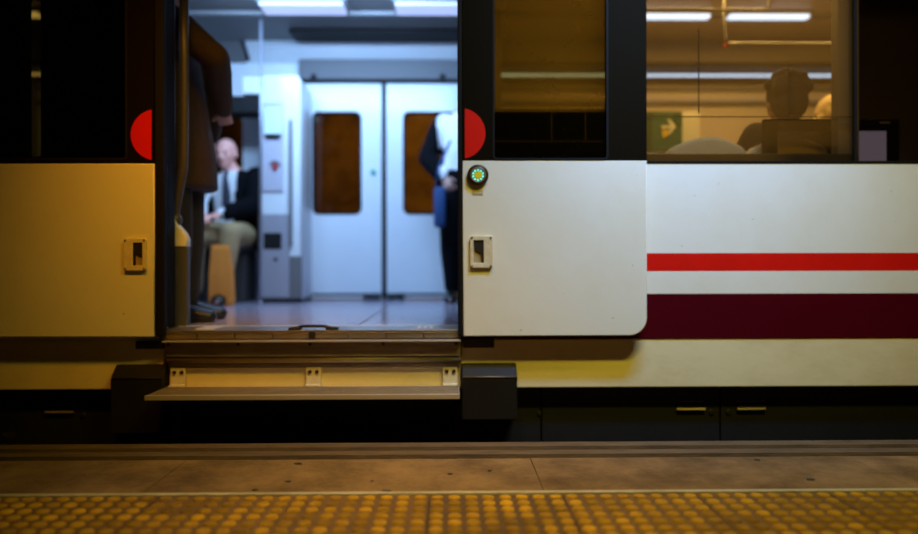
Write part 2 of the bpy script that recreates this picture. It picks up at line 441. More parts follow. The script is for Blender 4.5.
box('sill_panel', XA, XL, YB + 0.004, YB + 0.05, z_s0, z_m0 - 0.002, cream_dirty, train, 0.004)
box('gutter_lip', XR + 0.02, XE, YB - 0.002, YB + 0.004, zb - 0.0015, zb + 0.003, rubber, train, 0.001)
# black skirt with equipment doors
sk = 0.07
sx = [XA, PX(-20, sk), XL - 0.02]
seam1 = PX(720, sk)
def skirt_door(x0, x1, handle_px=None, lock_px=None):
    d = box('skirt_door', x0 + 0.003, x1 - 0.003, sk, sk + 0.03, -0.42, z_s0 - 0.012, black_steel, train, 0.004)
    if handle_px:
        hx0, hx1 = PX(handle_px[0], sk), PX(handle_px[1], sk)
        hz0, hz1 = PZ(410.5, sk, 700), PZ(402, sk, 700)
        box('handle_slot', hx0, hx1, sk - 0.004, sk + 0.004, hz0 + 0.012, hz1, rubber, d, 0.001)
        prism_x('handle_lip', [(sk - 0.001, hz0), (sk - 0.016, hz0 + 0.006), (sk - 0.012, hz0 + 0.014), (sk - 0.001, hz0 + 0.010)], hx0, hx1, alloy_dull, d)
        box('slot_edge', hx0, hx1, sk - 0.005, sk, hz1, hz1 + 0.004, alloy_dull, d, 0.001)
    if lock_px:
        disc_y('lock', PX(lock_px, sk), PZ(412, sk, 700), 0.012, sk - 0.006, sk + 0.003, black_steel, d, 0.002)
    return d
skirt_door(XR, PX(541, sk), None, None)
skirt_door(PX(541, sk), seam1, (676, 704), 711)
skirt_door(seam1, XE, (736, 764), 728)
skirt_door(XA, PX(-30, sk), None, None)
skirt_door(PX(-30, sk), XL, (46, 74), 83)
disc_y('lock', PX(539, sk), PZ(414, sk), 0.010, sk - 0.006, sk + 0.003, black_steel, train, 0.002)
# converter box under the doorway with its worn lettering
cvy = 0.12
cv = box('equipment_box', XL + 0.03, XR - 0.03, cvy, cvy + 0.5, -0.55, 0.10, black_steel, train, 0.01)
text('lettering', 'CONVERTIDOR', PX(322, cvy), PZ(442, cvy, 340), cvy, 0.036, text_dim, cv)
text('lettering', 'RED', PX(2, sk), PZ(437, sk, 5), sk, 0.030, text_dim, train)

# ---- door leaves
def door_leaf(name, xi, xo, sgn, pane, w_px, panel_py, hz, lit, cx_handle):
    """xi: edge beside the doorway, xo: outer edge"""
    leaf = empty(name, (xi, YL, panel_py[1]), parent=train)
    x0, x1 = min(xi, xo), max(xi, xo)
    zt, z0 = panel_py
    cor = (0, 1, 0, 0) if sgn > 0 else (1, 0, 0, 0)
    shape('lower_panel', [rr(x0, x1, z0, zt, 0.075, cor, 8)], YL, YL + 0.035, cream, leaf, 0.004)
    wx0, wx1 = PX(w_px[0], YL), PX(w_px[1], YL)
    wz = PZ(158.5, YL, 550)
    shape('window_band', [[(x0, zt), (x1, zt), (x1, 2.40), (x0, 2.40)], rr(wx0, wx1, wz, 2.30, 0.012)], YL, YL + 0.035, black_band, leaf, 0.001)
    shape('window_gasket', [rr(wx0 - 0.008, wx1 + 0.008, wz - 0.008, 2.31, 0.02), rr(wx0 + 0.002, wx1 - 0.002, wz + 0.002, 2.298, 0.012)], YL - 0.002, YL + 0.008, rubber, leaf, 0.001)
    box('window_pane', wx0, wx1, YL + 0.012, YL + 0.017, wz, 2.30, pane, leaf, 0)
    # rubber edge
    e0, e1 = (xi - 0.022, xi) if sgn > 0 else (xi, xi + 0.040)
    box('rubber_edge', e0, e1, YL + 0.004, YL + 0.045, z0, 2.40, rubber, leaf, 0.006)
    # red half disc
    r = 0.108
    cz = PZ(133.5 if sgn > 0 else 135, YL, 470)
    off = -0.012 * sgn
    pts = []
    for k in range(33):
        a = math.radians(-90 + 180 * k / 32)
        x = xi + off + sgn * r * math.cos(a)
        z = cz + r * math.sin(a)
        if (x - xi) * sgn < 0.001 or z < zt + 0.002: continue
        pts.append((x, z))
    shape('half_disc', [pts], YL - 0.0015, YL + 0.003, red_paint, leaf, label='red half disc across the door edge')
    # recessed handle
    hx0, hx1 = (PX(cx_handle - 11, YL), PX(cx_handle + 11.5, YL))
    hz0, hz1 = PZ(hz + 16, YL), PZ(hz - 16, YL)
    ox0, ox1 = PX(cx_handle - 7.5 if sgn > 0 else cx_handle - 2, YL), PX(cx_handle + 2.5 if sgn > 0 else cx_handle + 7.5, YL)
    oz0, oz1 = PZ(hz + 11, YL), PZ(hz - 11.5, YL)
    shape('handle_plate', [rr(hx0, hx1, hz0, hz1, 0.010), rr(ox0, ox1, oz0, oz1, 0.003)], YL - 0.014, YL - 0.001, plate_m, leaf, 0.002)
    bm = bmesh.new()   # pocket of the handle
    y_in = YL - 0.0015
    w = (ox1 - ox0)
    add_box(bm, ox0, ox1, y_in, y_in + 0.001, oz0, oz1)
    bm_obj('handle_pocket', bm, recess_m, leaf)
    zc = (oz0 + oz1) / 2
    # curved finger lip inside the pocket
    pts = [(ox0 + w * (0.1 + 0.9 * k / 8), zc + 0.012 - 0.018 * math.sin(math.pi / 2 * k / 8)) for k in range(9)]
    shape('finger_lip', [pts + [(ox1, oz1), (ox0 + w * 0.1, oz1)]], YL - 0.009, YL - 0.003, bolt_m, leaf)
    box('pocket_edge', ox1 - w * 0.22 if sgn > 0 else ox0, ox1 if sgn > 0 else ox0 + w * 0.22, YL - 0.010, YL - 0.002, oz0, oz1, bolt_m, leaf, 0)
    for sx_ in (hx0 + 0.008, hx1 - 0.008):
        for sz_ in (hz0 + 0.008, hz1 - 0.008):
            disc_y('screw', sx_, sz_, 0.0045, YL - 0.017, YL - 0.012, alloy_dull, leaf, 0.001, 10)
    return leaf
zR = (PZ(160.5, YL, 560), PZ(336, YL, 560))
zL = (PZ(163.5, YL, 80), PZ(337, YL, 80))
leafR = door_leaf('door_leaf', PX(463, YL), PX(647, YL), 1, pane_door, (494.5, 607), zR, 252, True, 481)
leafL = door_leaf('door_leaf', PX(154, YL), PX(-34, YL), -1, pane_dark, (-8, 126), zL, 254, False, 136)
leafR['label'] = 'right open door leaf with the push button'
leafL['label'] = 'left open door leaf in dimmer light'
# dark lower blind behind the right leaf pane with two pale joints
box('lower_blind', PX(492, YL), PX(609, YL), YL + 0.019, YL + 0.028, zR[0] + 0.003, PZ(110, YL, 550), black_band, leafR, 0.002)
for px in (552.5, 586.5):
    box('blind_joint', PX(px, YL) - 0.001, PX(px, YL) + 0.001, YL + 0.0175, YL + 0.020, PZ(139.5, YL, 550), PZ(111, YL, 550), plate_m, leafR, 0)
box('blind_rail', PX(494, YL), PX(607, YL), YL + 0.0175, YL + 0.020, PZ(141, YL, 550), PZ(140, YL, 550), alloy_dull, leafR, 0)
# push button
bx, bz = PX(478, YL), PZ(175.5, YL)
def ring(name, ro, ri, y0, y1, m, par, bev=0.0):
    return shape(name, [circ(bx, bz, ro, 32), circ(bx, bz, ri, 32)], y0, y1, m, par, bev)
ring('button_housing', 0.0450, 0.026, YL - 0.020, YL, mat('button_housing', (0.06, 0.035, 0.015), 0.3, 0.5), leafR, 0.006)
ring('button_collar', 0.0335, 0.0262, YL - 0.024, YL - 0.012, alloy_dull, leafR, 0.003)
for k in range(10):
    a = math.radians(36 * k + 18)
    cx_, cz_ = bx + 0.0212 * math.cos(a), bz + 0.0212 * math.sin(a)
    disc_y('button_light', cx_, cz_, 0.0043, YL - 0.020, YL - 0.014, led_ring, leafR, 0.001, 10)
disc_y('button_cap', bx, bz, 0.0262, YL - 0.017, YL - 0.010, mat('button_green', (0.03, 0.35, 0.22), 0.3, emit=(0.02, 0.5, 0.3), estr=0.12), leafR, 0.002)
disc_y('button_core', bx, bz, 0.0160, YL - 0.021, YL - 0.016, led_core, leafR, 0.002)
s0, s1 = PX(472.5, YL), PX(483, YL)
box('button_sign', s0, s1, YL - 0.002, YL, PZ(195, YL), PZ(190.5, YL), sticker, leafR, 0.0005)
box('button_sign_tab', s0, s0 + 0.009, YL - 0.002, YL, PZ(190.5, YL), PZ(189, YL), sticker, leafR, 0.0005)
for k in range(5):
    xx = s0 + 0.009 + k * 0.0065
    box('button_sign_mark', xx, xx + 0.0045, YL - 0.0028, YL - 0.001, PZ(193.6, YL), PZ(191.8, YL), plate_m, leafR, 0)

# ---- doorway jambs
box('door_jamb', XL - 0.05, XL, YB + 0.01, YB + 0.14, ZF, 2.45, rubber, train, 0.01)
box('door_jamb', XR, XR + 0.05, YB + 0.01, YB + 0.14, ZF, 2.45, rubber, train, 0.01)
tube('seal_beading', [(XL - 0.006, YB - 0.012, ZF), (XL - 0.006, YB - 0.012, 2.40)], 0.0045, mat('dark_chrome', (0.2, 0.19, 0.18), 0.2, 1.0), train, 8)
# ---- threshold, beam, recessed step
stp = empty('boarding_step', (PX(313, 0), 0, 0.13), parent=train)
zt = ZF
box('threshold_plate', XL, XR, -0.048, 0.16, zt - 0.012, zt + 0.002, alloy, stp, 0.003)
zl = PZ(338.5, -0.045, 310)
nseg = 8
for k in range(nseg):
    a, b = XL + (XR - XL) * k / nseg, XL + (XR - XL) * (k + 1) / nseg
    box('threshold_edge', a + 0.002, b - 0.002, -0.045, -0.02, zl, zt - 0.013, alloy_dull, stp, 0.002)
YS = -0.042
zbm0, zbm1 = PZ(356.5, YS, 310), PZ(340, YS, 310)
XbL, XbR = PX(165, YS), PX(460.5, YS)
bm = bmesh.new(); add_box(bm, XbL, XbR, YS, 0.0, zbm0, zbm1, 0.004)
bm_obj('step_beam', bm, alloy_dull, stp)
box('beam_edge', XbL, XbR, YS - 0.036, YS + 0.005, zbm1 - 0.006, zbm1 + 0.002, bright_alloy, stp, 0.002)  # reflected bright line put into a lightened alloy colour
for px in (168, 238, 310, 383, 456):
    disc_y('rivet', PX(px, YS), PZ(344, YS, 310), 0.0075, YS - 0.004, YS + 0.002, bolt_m, stp, 0.0015, 12)
zrd = PZ(360, YS, 310)
tube('beam_rail', [(XbL, YS + 0.020, zrd), (XbR, YS + 0.020, zrd)], 0.015, alloy_dull, stp, 14)
zst = PZ(386, 0.0, 310)
box('riser_panel', XbL, XbR, 0.0, 0.03, zst - 0.01, zrd + 0.02, cream_dirty, stp, 0.002)
box('riser_rim', XbL, XbR, -0.012, 0.0, PZ(368, -0.01, 310), PZ(363, -0.01, 310), alloy_dull, stp, 0.003)
for px in (177.5, 313, 450):
    x = PX(px, -0.02)
    w = 0.031
    za, zc_ = zst, PZ(367, -0.01, 310)
    prism = [(-0.010, zc_), (-0.010, za + 0.004), (-0.045, za + 0.004), (-0.045, za + 0.010), (-0.016, za + 0.012), (-0.016, zc_)]
    br = prism_x('step_bracket', prism, x - w, x + w, plate_m, stp)
    for s in (-1, 1):
        disc_y('step_bolt', x + s * 0.0155, PZ(372, -0.02, 310), 0.0085, -0.022, -0.014, bolt_m, stp, 0.002, 10)
XtL, XtR = PX(145, -0.215, 395), PX(459.5, -0.215)
bmt = bmesh.new(); add_box(bmt, XtL, XtR, -0.215, 0.0, zst - 0.008, zst, 0.002)
tread = bm_obj('step_tread', bmt, bright_alloy, stp)
for k in range(7):
    y = -0.19 + k * 0.026
    box('tread_rib', XtL + 0.004, XtR - 0.004, y, y + 0.009, zst - 0.001, zst + 0.0022, alloy_dull, tread, 0.001)
box('tread_nosing', XtL, XtR, -0.222, -0.213, zst - 0.018, zst + 0.002, mat('worn_nosing', (0.60, 0.50, 0.36), 0.35, 0.5), tread, 0.002)
# catch lying on the threshold
ct = empty('floor_catch', (PX(312, -0.03), -0.05, ZF), parent=train)
cxs = [PX(p, -0.05) for p in (290, 297, 302, 322, 328, 335)]
tube('catch_bar', [(cxs[0], -0.025, ZF + 0.008), (cxs[1], -0.025, ZF + 0.012), (cxs[2], -0.03, ZF + 0.018), (cxs[3], -0.03, ZF + 0.018), (cxs[4], -0.025, ZF + 0.012), (cxs[5], -0.025, ZF + 0.008)], 0.006, bolt_m, ct, 8)
box('catch_foot', cxs[0] - 0.01, cxs[1] + 0.012, -0.045, -0.005, ZF + 0.002, ZF + 0.012, bolt_m, ct, 0.002)
box('catch_foot', cxs[4] - 0.012, cxs[5] + 0.01, -0.045, -0.005, ZF + 0.002, ZF + 0.012, bolt_m, ct, 0.002)
box('catch_spring', PX(309, -0.05), PX(315, -0.05), -0.055, -0.046, zl, ZF - 0.004, bolt_m, ct, 0.002)
# covers beside the step
def cover(x0, x1, py_top, py_bot, edge):
    y0 = -0.055
    zt_, zm, zb_ = PZ(363, 0.0, 490), PZ(377, y0, 490), PZ(py_bot, y0, 490)
    c = prism_x('step_cover', [(0.06, zt_), (-0.004, zt_), (y0, zm), (y0, zb_), (0.06, zb_)], x0, x1, box_steel, train, 0.004)
    tube('cover_edge', [(x0 + 0.004, y0, zm), (x1 - 0.004, y0, zm)], 0.0035, alloy_dull if edge else box_steel, c, 8)
    return c
cover(PX(461.5, -0.055), PX(517, -0.055), 363, 420, True)
cover(PX(110, -0.055), PX(162, -0.055), 363, 432, False)
# small stained guide plates under the leaves
box('guide_plate', PX(463, -0.03), PX(494, -0.03), -0.03, 0.0, PZ(348, -0.03), PZ(339, -0.03), bolt_m, train, 0.003)
box('guide_plate', PX(135, -0.03), PX(162, -0.03), -0.03, 0.0, PZ(348, -0.03), PZ(340, -0.03), bolt_m, train, 0.003)

# ---- windows of the saloon
wpar = empty('saloon_window', (win_x0, 0.02, zb), parent=train)
wj = PX(855, 0.012)
box('window_pane', win_x0, wj - 0.004, 0.010, 0.016, zb + 0.008, 2.35, pane_win, wpar, 0)
box('window_pane', wj + 0.004, win_x1, 0.010, 0.016, zb + 0.008, 2.35, pane_side, wpar, 0)
box('window_joint', wj - 0.006, wj + 0.006, 0.004, 0.022, zb + 0.006, 2.35, rubber, wpar, 0.001)
box('window_gasket', win_x0, win_x1, 0.003, 0.02, zb + 0.004, zb + 0.012, rubber, wpar, 0.001)

# ---- interior shell
floor_o = box('carriage_floor', XA, XE, 0.05, 2.80, ZF - 0.06, ZF, floor_in, train, 0)
YW = 2.75
# inlaid pale strips at the doorway
for (y0, y1) in ((0.165, 0.19),):
    box('floor_strip', XL, XR, y0, y1, ZF - 0.002, ZF + 0.0025, white_in, train, 0)
box('floor_strip', PX(211, 0.2, 325), PX(228, 0.2, 325), 0.0, 0.15, ZF + 0.001, ZF + 0.004, white_in, train, 0)
for px in (418, 424, 430):
    box('floor_strip', PX(px, 0.1, 325), PX(px + 3, 0.1, 325), 0.03, 0.13, ZF + 0.001, ZF + 0.004, white_in, train, 0)
box('floor_joint', PX(384, 1.5) - 0.006, PX(384, 1.5) + 0.006, 0.2, 2.7, ZF - 0.002, ZF + 0.001, grey_in, train, 0)
# ceiling
CZ = 2.50
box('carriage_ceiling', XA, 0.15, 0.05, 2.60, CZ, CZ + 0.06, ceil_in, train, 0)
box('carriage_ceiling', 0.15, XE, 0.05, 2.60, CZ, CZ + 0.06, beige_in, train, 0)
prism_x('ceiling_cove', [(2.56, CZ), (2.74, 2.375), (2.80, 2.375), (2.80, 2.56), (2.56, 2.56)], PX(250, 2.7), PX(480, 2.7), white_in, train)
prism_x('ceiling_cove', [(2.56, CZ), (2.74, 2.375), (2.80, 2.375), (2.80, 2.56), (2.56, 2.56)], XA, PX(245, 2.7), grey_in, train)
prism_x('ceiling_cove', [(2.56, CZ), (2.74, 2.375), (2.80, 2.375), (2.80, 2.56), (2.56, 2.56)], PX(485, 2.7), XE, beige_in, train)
vx0, vx1 = PX(292, 2.4, 30), PX(500, 2.4, 30)
box('ceiling_rail', XA, XE, 1.90, 1.95, CZ - 0.03, CZ, grey_in, train, 0.006)
vent = box('ceiling_vent', vx0, vx1, 2.27, 2.52, CZ - 0.03, CZ, dark_in, train, 0.015)
# far wall
DL0, DM, DR1 = PX(305, YW), PX(384.5, YW), PX(464, YW)
DZ1 = PZ(84, YW, 384)
fx0, fx1 = PX(690, YW), PX(950, YW)
gx0, gx1 = PX(150, YW), PX(243, YW)
fz0, fz1 = PZ(168, YW, 780), PZ(86, YW, 780)
shape('far_wall', [[(DR1, ZF), (XE, ZF), (XE, 2.40), (DR1, 2.40)]], YW, YW + 0.05, beige_in, train)
shape('far_wall', [[(XA, ZF), (DL0, ZF), (DL0, 2.40), (XA, 2.40)], rr(gx0, gx1, PZ(205, YW), PZ(116, YW), 0.06)], YW, YW + 0.05, white_in, train)
box('far_window', gx0 - 0.02, gx1 + 0.02, YW + 0.02, YW + 0.026, PZ(207, YW), PZ(114, YW), pane_far, train, 0)
# far door header
hd = box('door_header', DL0 - 0.03, DR1 + 0.03, 2.66, YW + 0.05, DZ1 + 0.015, 2.385, head_in, train, 0.01)
for px in (314, 443):
    disc_y('header_bolt', PX(px, 2.66), PZ(77, 2.66, px), 0.025, 2.645, 2.665, dark_in, hd, 0.004)
box('header_gap', DL0 - 0.03, DR1 + 0.03, 2.68, YW + 0.05, DZ1 - 0.002, DZ1 + 0.017, dark_in, train, 0)
def far_leaf(x0, x1, wpx):
    l = empty('far_door_leaf', ((x0 + x1) / 2, YW, ZF), parent=train)
    a, b = PX(wpx[0], YW), PX(wpx[1], YW)
    za, zb_ = PZ(214, YW), PZ(113, YW)
    zl0 = ZF + 0.015
    zband = PZ(293, YW)
    shape('leaf_panel', [[(x0, zband), (x1, zband), (x1, DZ1), (x0, DZ1)], rr(a, b, za, zb_, 0.05)], YW - 0.03, YW + 0.01, white_in, l, 0.003)
    box('kick_panel', x0, x1, YW - 0.03, YW + 0.01, zl0, zband - 0.022, white_in, l, 0.002)
    box('kick_groove', x0, x1, YW - 0.02, YW + 0.01, zband - 0.022, zband, dark_in, l, 0)
    shape('window_gasket', [rr(a - 0.006, b + 0.006, za - 0.006, zb_ + 0.006, 0.055), rr(a + 0.012, b - 0.012, za + 0.012, zb_ - 0.012, 0.045)], YW - 0.036, YW + 0.005, rubber, l, 0.002)
    box('window_pane', a, b, YW - 0.012, YW - 0.006, za, zb_, pane_far, l, 0)
    return l
fl1 = far_leaf(DL0, DM - 0.020, (314, 361.5))
fl2 = far_leaf(DM + 0.020, DR1, (404, 454))
box('door_seam', DM - 0.020, DM + 0.020, YW - 0.028, YW + 0.01, ZF, DZ1, dark_in, train, 0)
disc_y('door_button', PX(374, YW), PZ(173, YW), 0.022, YW - 0.05, YW - 0.029, green_btn, fl1, 0.004)
for x in (DM - 0.10, DM + 0.10):
    box('floor_guide', x - 0.07, x + 0.07, YW - 0.075, YW - 0.02, ZF, ZF + 0.03, dark_in, train, 0.004)
box('door_jamb', DL0 - 0.05, DL0, YW - 0.06, YW + 0.02, ZF, DZ1 + 0.02, dark_in, train, 0.008)
box('door_jamb', DR1, DR1 + 0.06, YW - 0.06, YW + 0.02, ZF, DZ1 + 0.02, grey_in, train, 0.008)
# end walls of the visible part of the carriage
box('end_wall', XA - 0.05, XA, 0.0, 2.80, ZF - 0.06, 2.60, grey_in, train, 0)
box('end_wall', XE, XE + 0.05, 0.0, 2.80, ZF - 0.06, 2.60, grey_in, train, 0)
box('far_skirt', XA, XE, YW, YW + 0.05, -0.45, ZF, black_steel, train, 0)
box('far_top_wall', XA, XE, YW, YW + 0.05, 2.39, 2.60, black_band, train, 0)
# luggage shelf, trims on the far wall of the saloon
xr0 = PX(486, 2.6)
for side, (a, b) in enumerate(((xr0, XE), (XA, PX(150, 2.6)))):
    prism_x('luggage_rack', [(2.40, PZ(66, 2.40, 700)), (2.40, PZ(62, 2.40, 700)), (2.75, PZ(62, 2.40, 700) + 0.03), (2.75, PZ(66, 2.40, 700) + 0.02)], a, b, dark_in, train)
    box('wall_trim', a, b, 2.70, 2.75, PZ(104, 2.7, 700), PZ(100, 2.7, 700), grey_in, train, 0.004)
    box('wall_trim', a, b, 2.72, 2.75, PZ(90, 2.7, 700), PZ(86, 2.7, 700), grey_in, train, 0.004)

vp = empty('light_baffle', (0.3, 1.0, ZF), parent=train)  # added out of view to keep amber saloon light from the vestibule
box('baffle_panel', 0.13, 0.16, 0.055, 1.00, ZF, CZ, grey_in, vp, 0)
box('baffle_panel', 0.13, 0.23, 1.00, 1.02, ZF, CZ, grey_in, vp, 0)
box('baffle_panel', 0.21, 0.23, 1.02, 1.90, ZF, CZ, grey_in, vp, 0)
box('baffle_panel', 0.21, 0.37, 1.90, 1.92, ZF, CZ, grey_in, vp, 0)
box('baffle_panel', 0.35, 0.37, 1.92, 2.66, ZF, CZ, grey_in, vp, 0)
# ---- lamps
def lamp(name, x0, x1, y0, y1, z0, z1, m, label, group):
    t = empty(name, ((x0 + x1) / 2, (y0 + y1) / 2, z0), label, 'lamp', group)
    box('diffuser', x0, x1, y0, y1, z0, z1, m, t, 0.01)
    box('lamp_base', x0 - 0.02, x1 + 0.02, y0 - 0.015, y1 + 0.015, z1 - 0.002, z1 + 0.02, grey_in, t, 0.004)
YT = 1.92
for (p0, p1, lab) in ((262, 345, 'left of two cold white ceiling lamps above the vestibule'),
                      (396, 478, 'right of two cold white ceiling lamps above the vestibule'),
                      (632, 709, 'left cold white ceiling lamp seen through the saloon window'),
                      (728, 808, 'right cold white ceiling lamp seen through the saloon window'),
                      (-40, 40, 'ceiling lamp glimpsed through the dark window of the left door leaf')):
    ves = 100 < p0 < 500
    YT, hw_ = (1.78, 0.10) if ves else (1.92, 0.035)
    lamp('ceiling_lamp', PX(p0, YT, 12), PX(p1, YT, 12), YT - hw_, YT + hw_, CZ - 0.045, CZ - 0.018, tube_m if 100 < p0 < 500 else tube_s, lab, 'ceiling lamps of the carriage')
zs_ = PZ(75.5, 2.62, 700)
for (a, b, lab) in ((PX(487, 2.62), PX(860, 2.62), 'long thin strip lamp under the rack in the saloon window'),
                    (PX(-60, 2.62), PX(90, 2.62), 'thin strip lamp glimpsed through the left door leaf window')):
    t = empty('strip_lamp', ((a + b) / 2, 2.62, zs_), lab, 'lamp', 'strip lamps below the luggage rack')
    box('diffuser', a, b, 2.60, 2.63, zs_ - 0.007, zs_ + 0.007, streak_m, t, 0.004)
    box('lamp_base', a, b, 2.63, 2.748, zs_ - 0.016, zs_ + 0.016, grey_in, t, 0.003)

# ---- opposite platform wall beyond the train
ow = box('wall_back', -4.5, 4.5, 5.6, 5.7, -1.0, 3.4, tun_m, bevel=0)
tag(ow, 'warm lit wall of the opposite platform seen through the far windows', kind='structure')
of = box('floor_opposite', -4.5, 4.5, 3.3, 5.6, -1.0, 0.0, mortar, bevel=0)
tag(of, 'dark opposite platform beyond the train', kind='structure')

# ================================================================== INTERIOR FITTINGS
# vestibule pillar with reader
Yp = 2.30
px0, px1 = PX(260, Yp), PX(301, Yp)
pil = empty('vestibule_pillar', ((px0 + px1) / 2, Yp, ZF), 'white pillar cabinet with ticket reader left of the far doors', 'cabinet')
ztop = PZ(75, Yp, 275)
shape('pillar_body', [rr(px0, px1, ZF + 0.03, ztop, 0.05, (0, 0, 1, 0))], Yp, YW - 0.035, white_in, pil, 0.006)
box('pillar_arm', PX(242, Yp), px0, Yp, Yp + 0.25, PZ(94, Yp, 250), ztop - 0.01, white_in, pil, 0.01)
box('lilac_panel', PX(262, Yp), PX(284, Yp), Yp - 0.012, Yp, PZ(192, Yp, 275), PZ(103, Yp, 275), lilac_in, pil, 0.01)
rd = box('reader_screen', PX(265, Yp), PX(283, Yp), Yp - 0.035, Yp - 0.012, PZ(135, Yp, 275), PZ(108, Yp, 275), screen_m, pil, 0.006)
box('reader_base', PX(267, Yp), PX(281, Yp), Yp - 0.04, Yp - 0.012, PZ(138, Yp, 275), PZ(135, Yp, 275), dark_in, pil, 0.003)
disc_y('alarm_button', PX(276, Yp), PZ(167, Yp), 0.020, Yp - 0.035, Yp - 0.012, red_btn, pil, 0.004)
shape('alarm_hood', [circ(PX(276, Yp), PZ(167, Yp), 0.045, 16, 20, 160) + circ(PX(276, Yp), PZ(167, Yp), 0.034, 16, 160, 20)], Yp - 0.03, Yp - 0.012, grey_in, pil)
box('lower_panel', PX(261, Yp), PX(290, Yp), Yp - 0.010, Yp, ZF + 0.04, PZ(214, Yp, 275), mid_in, pil, 0.006)
box('litter_slot', PX(264, Yp), PX(282, Yp), Yp - 0.016, Yp - 0.008, PZ(249, Yp, 275), PZ(233, Yp, 275), dark_in, pil, 0.004)
disc_y('lock', PX(276, Yp), PZ(259, Yp), 0.014, Yp - 0.016, Yp - 0.008, dark_in, pil, 0.002, 12)
box('pillar_foot', px0, px1, Yp - 0.005, YW - 0.04, ZF, ZF + 0.03, dark_in, pil, 0.003)
box('side_grip', PX(290, Yp), PX(293, Yp), Yp - 0.035, Yp - 0.005, PZ(245, Yp, 290), PZ(120, Yp, 290), grey_in, pil, 0.006)
box('lower_guard', PX(290, Yp), PX(302, Yp), Yp - 0.02, Yp, ZF + 0.03, PZ(256, Yp, 295), grey_in, pil, 0.006)
box('dark_shelf', PX(222, Yp + 0.1), px0 - 0.002, Yp + 0.02, Yp + 0.24, PZ(112, Yp, 250), PZ(95, Yp, 250), dark_in, pil, 0.01)
# poles
rail_m = mat('dull_rail_steel', (0.30, 0.31, 0.36), 0.4, 0.5)
pole_m = mat('brown_steel_pole', (0.10, 0.085, 0.085), 0.4, 0.3)
def pole(pts, r, lab, grp='grab rails of the carriage', flange=None, m=None):
    m = m or rail_m
    t = empty('grab_pole', pts[0], lab, 'pole', grp)
    tube('rail', pts, r, m, t, 14)
    for q in (flange or []):
        bm = bmesh.new(); r_ = bmesh.ops.create_uvsphere(bm, u_segments=12, v_segments=8, radius=r * 1.7)
        for v in r_['verts']: v.co = v.co + Vector(q)
        bm_obj('flange', bm, m, t, True)
    return t
Yd = 0.20
pts = []
for k in range(15):
    u = k / 14
    py = 160 + 60 * u
    px = 183.5 - 9 * (u * u * (3 - 2 * u))
    pts.append(tuple(P(px, py, Yd)))
pole([tuple(P(184, -40, Yd)), tuple(P(184, 60, Yd)), tuple(P(184, 140, Yd))] + pts, 0.021, 'thick brownish grab pole curving to the draught screen beside the left door edge', flange=[tuple(P(174.5, 220, Yd))], m=pole_m)
pole([tuple(P(173, -40, Yd + 0.02)), tuple(P(173, 110, Yd + 0.02)), tuple(P(172.5, 238, Yd + 0.02))], 0.009, 'thin straight grab pole right next to the left door edge', flange=[tuple(P(172.5, 238, Yd + 0.02))])
Y3 = 2.0
pole([tuple(P(261, -30, Y3)), tuple(P(261, 140, Y3)), tuple(P(260, 304, Y3))], 0.012, 'pale vertical grab pole in front of the vestibule pillar', flange=[tuple(P(260, 303, Y3))])
Yg = 1.10
pole([tuple(P(600, 9, Yg)), tuple(P(690, 9, Yg)), tuple(P(764, 9.5, Yg)), tuple(P(768, 6, Yg)), tuple(P(768.5, -60, Yg))], 0.007, 'upper overhead grab rail in the saloon window', flange=None)
g2 = pole([tuple(P(724, -60, Yg + 0.1)), tuple(P(724, 15, Yg + 0.1)), tuple(P(725.5, 38, Yg + 0.1)), tuple(P(729, 43, Yg + 0.1)), tuple(P(780, 43.3, Yg + 0.1)), tuple(P(900, 43.5, Yg + 0.1))], 0.007, 'lower overhead grab rail with red end in the saloon window', flange=None)
p_ = P(726, 44, Yg + 0.1)
box('rail_cap', p_.x - 0.008, p_.x + 0.008, p_.y - 0.012, p_.y + 0.012, p_.z - 0.02, p_.z + 0.006, red_btn, g2, 0.002)
# left draught screen
Ys = 0.17
scr = empty('draught_screen', (PX(178, Ys), Ys, ZF), 'low grey draught screen with white rounded top at the left door edge', 'partition')
shape('screen_panel', [rr(PX(150, Ys), PX(187, Ys), ZF, PZ(246, Ys, 178), 0.004)], Ys, Ys + 0.04, mat('screen_grey', (0.07, 0.075, 0.095), 0.5), scr, 0.003)
shape('screen_top', [[(PX(150, Ys), PZ(246, Ys)), (PX(187, Ys), PZ(246, Ys)), (PX(187, Ys), PZ(238, Ys)), (PX(184, Ys), PZ(232, Ys)), (PX(177, Ys), PZ(224, Ys)), (PX(174, Ys), PZ(214, Ys)), (PX(150, Ys), PZ(214, Ys))]], Ys - 0.006, Ys + 0.046, white_in, scr, 0.004)
# inner pillar and dark bulkhead beside the saloon window
box('window_pillar', PX(836, 0.08), PX(857, 0.08), 0.06, 0.12, zb, CZ, mat('bronze_pillar', (0.20, 0.15, 0.10), 0.5), train, 0.004)
blk = box('bulkhead', PX(857, 0.80), XE - 0.02, 0.80, 0.83, ZF, CZ, mat('bulkhead_brown', (0.05, 0.036, 0.022), 0.6), None, 0.004)
tag(blk, 'dark bulkhead behind the right end of the saloon window', 'partition')
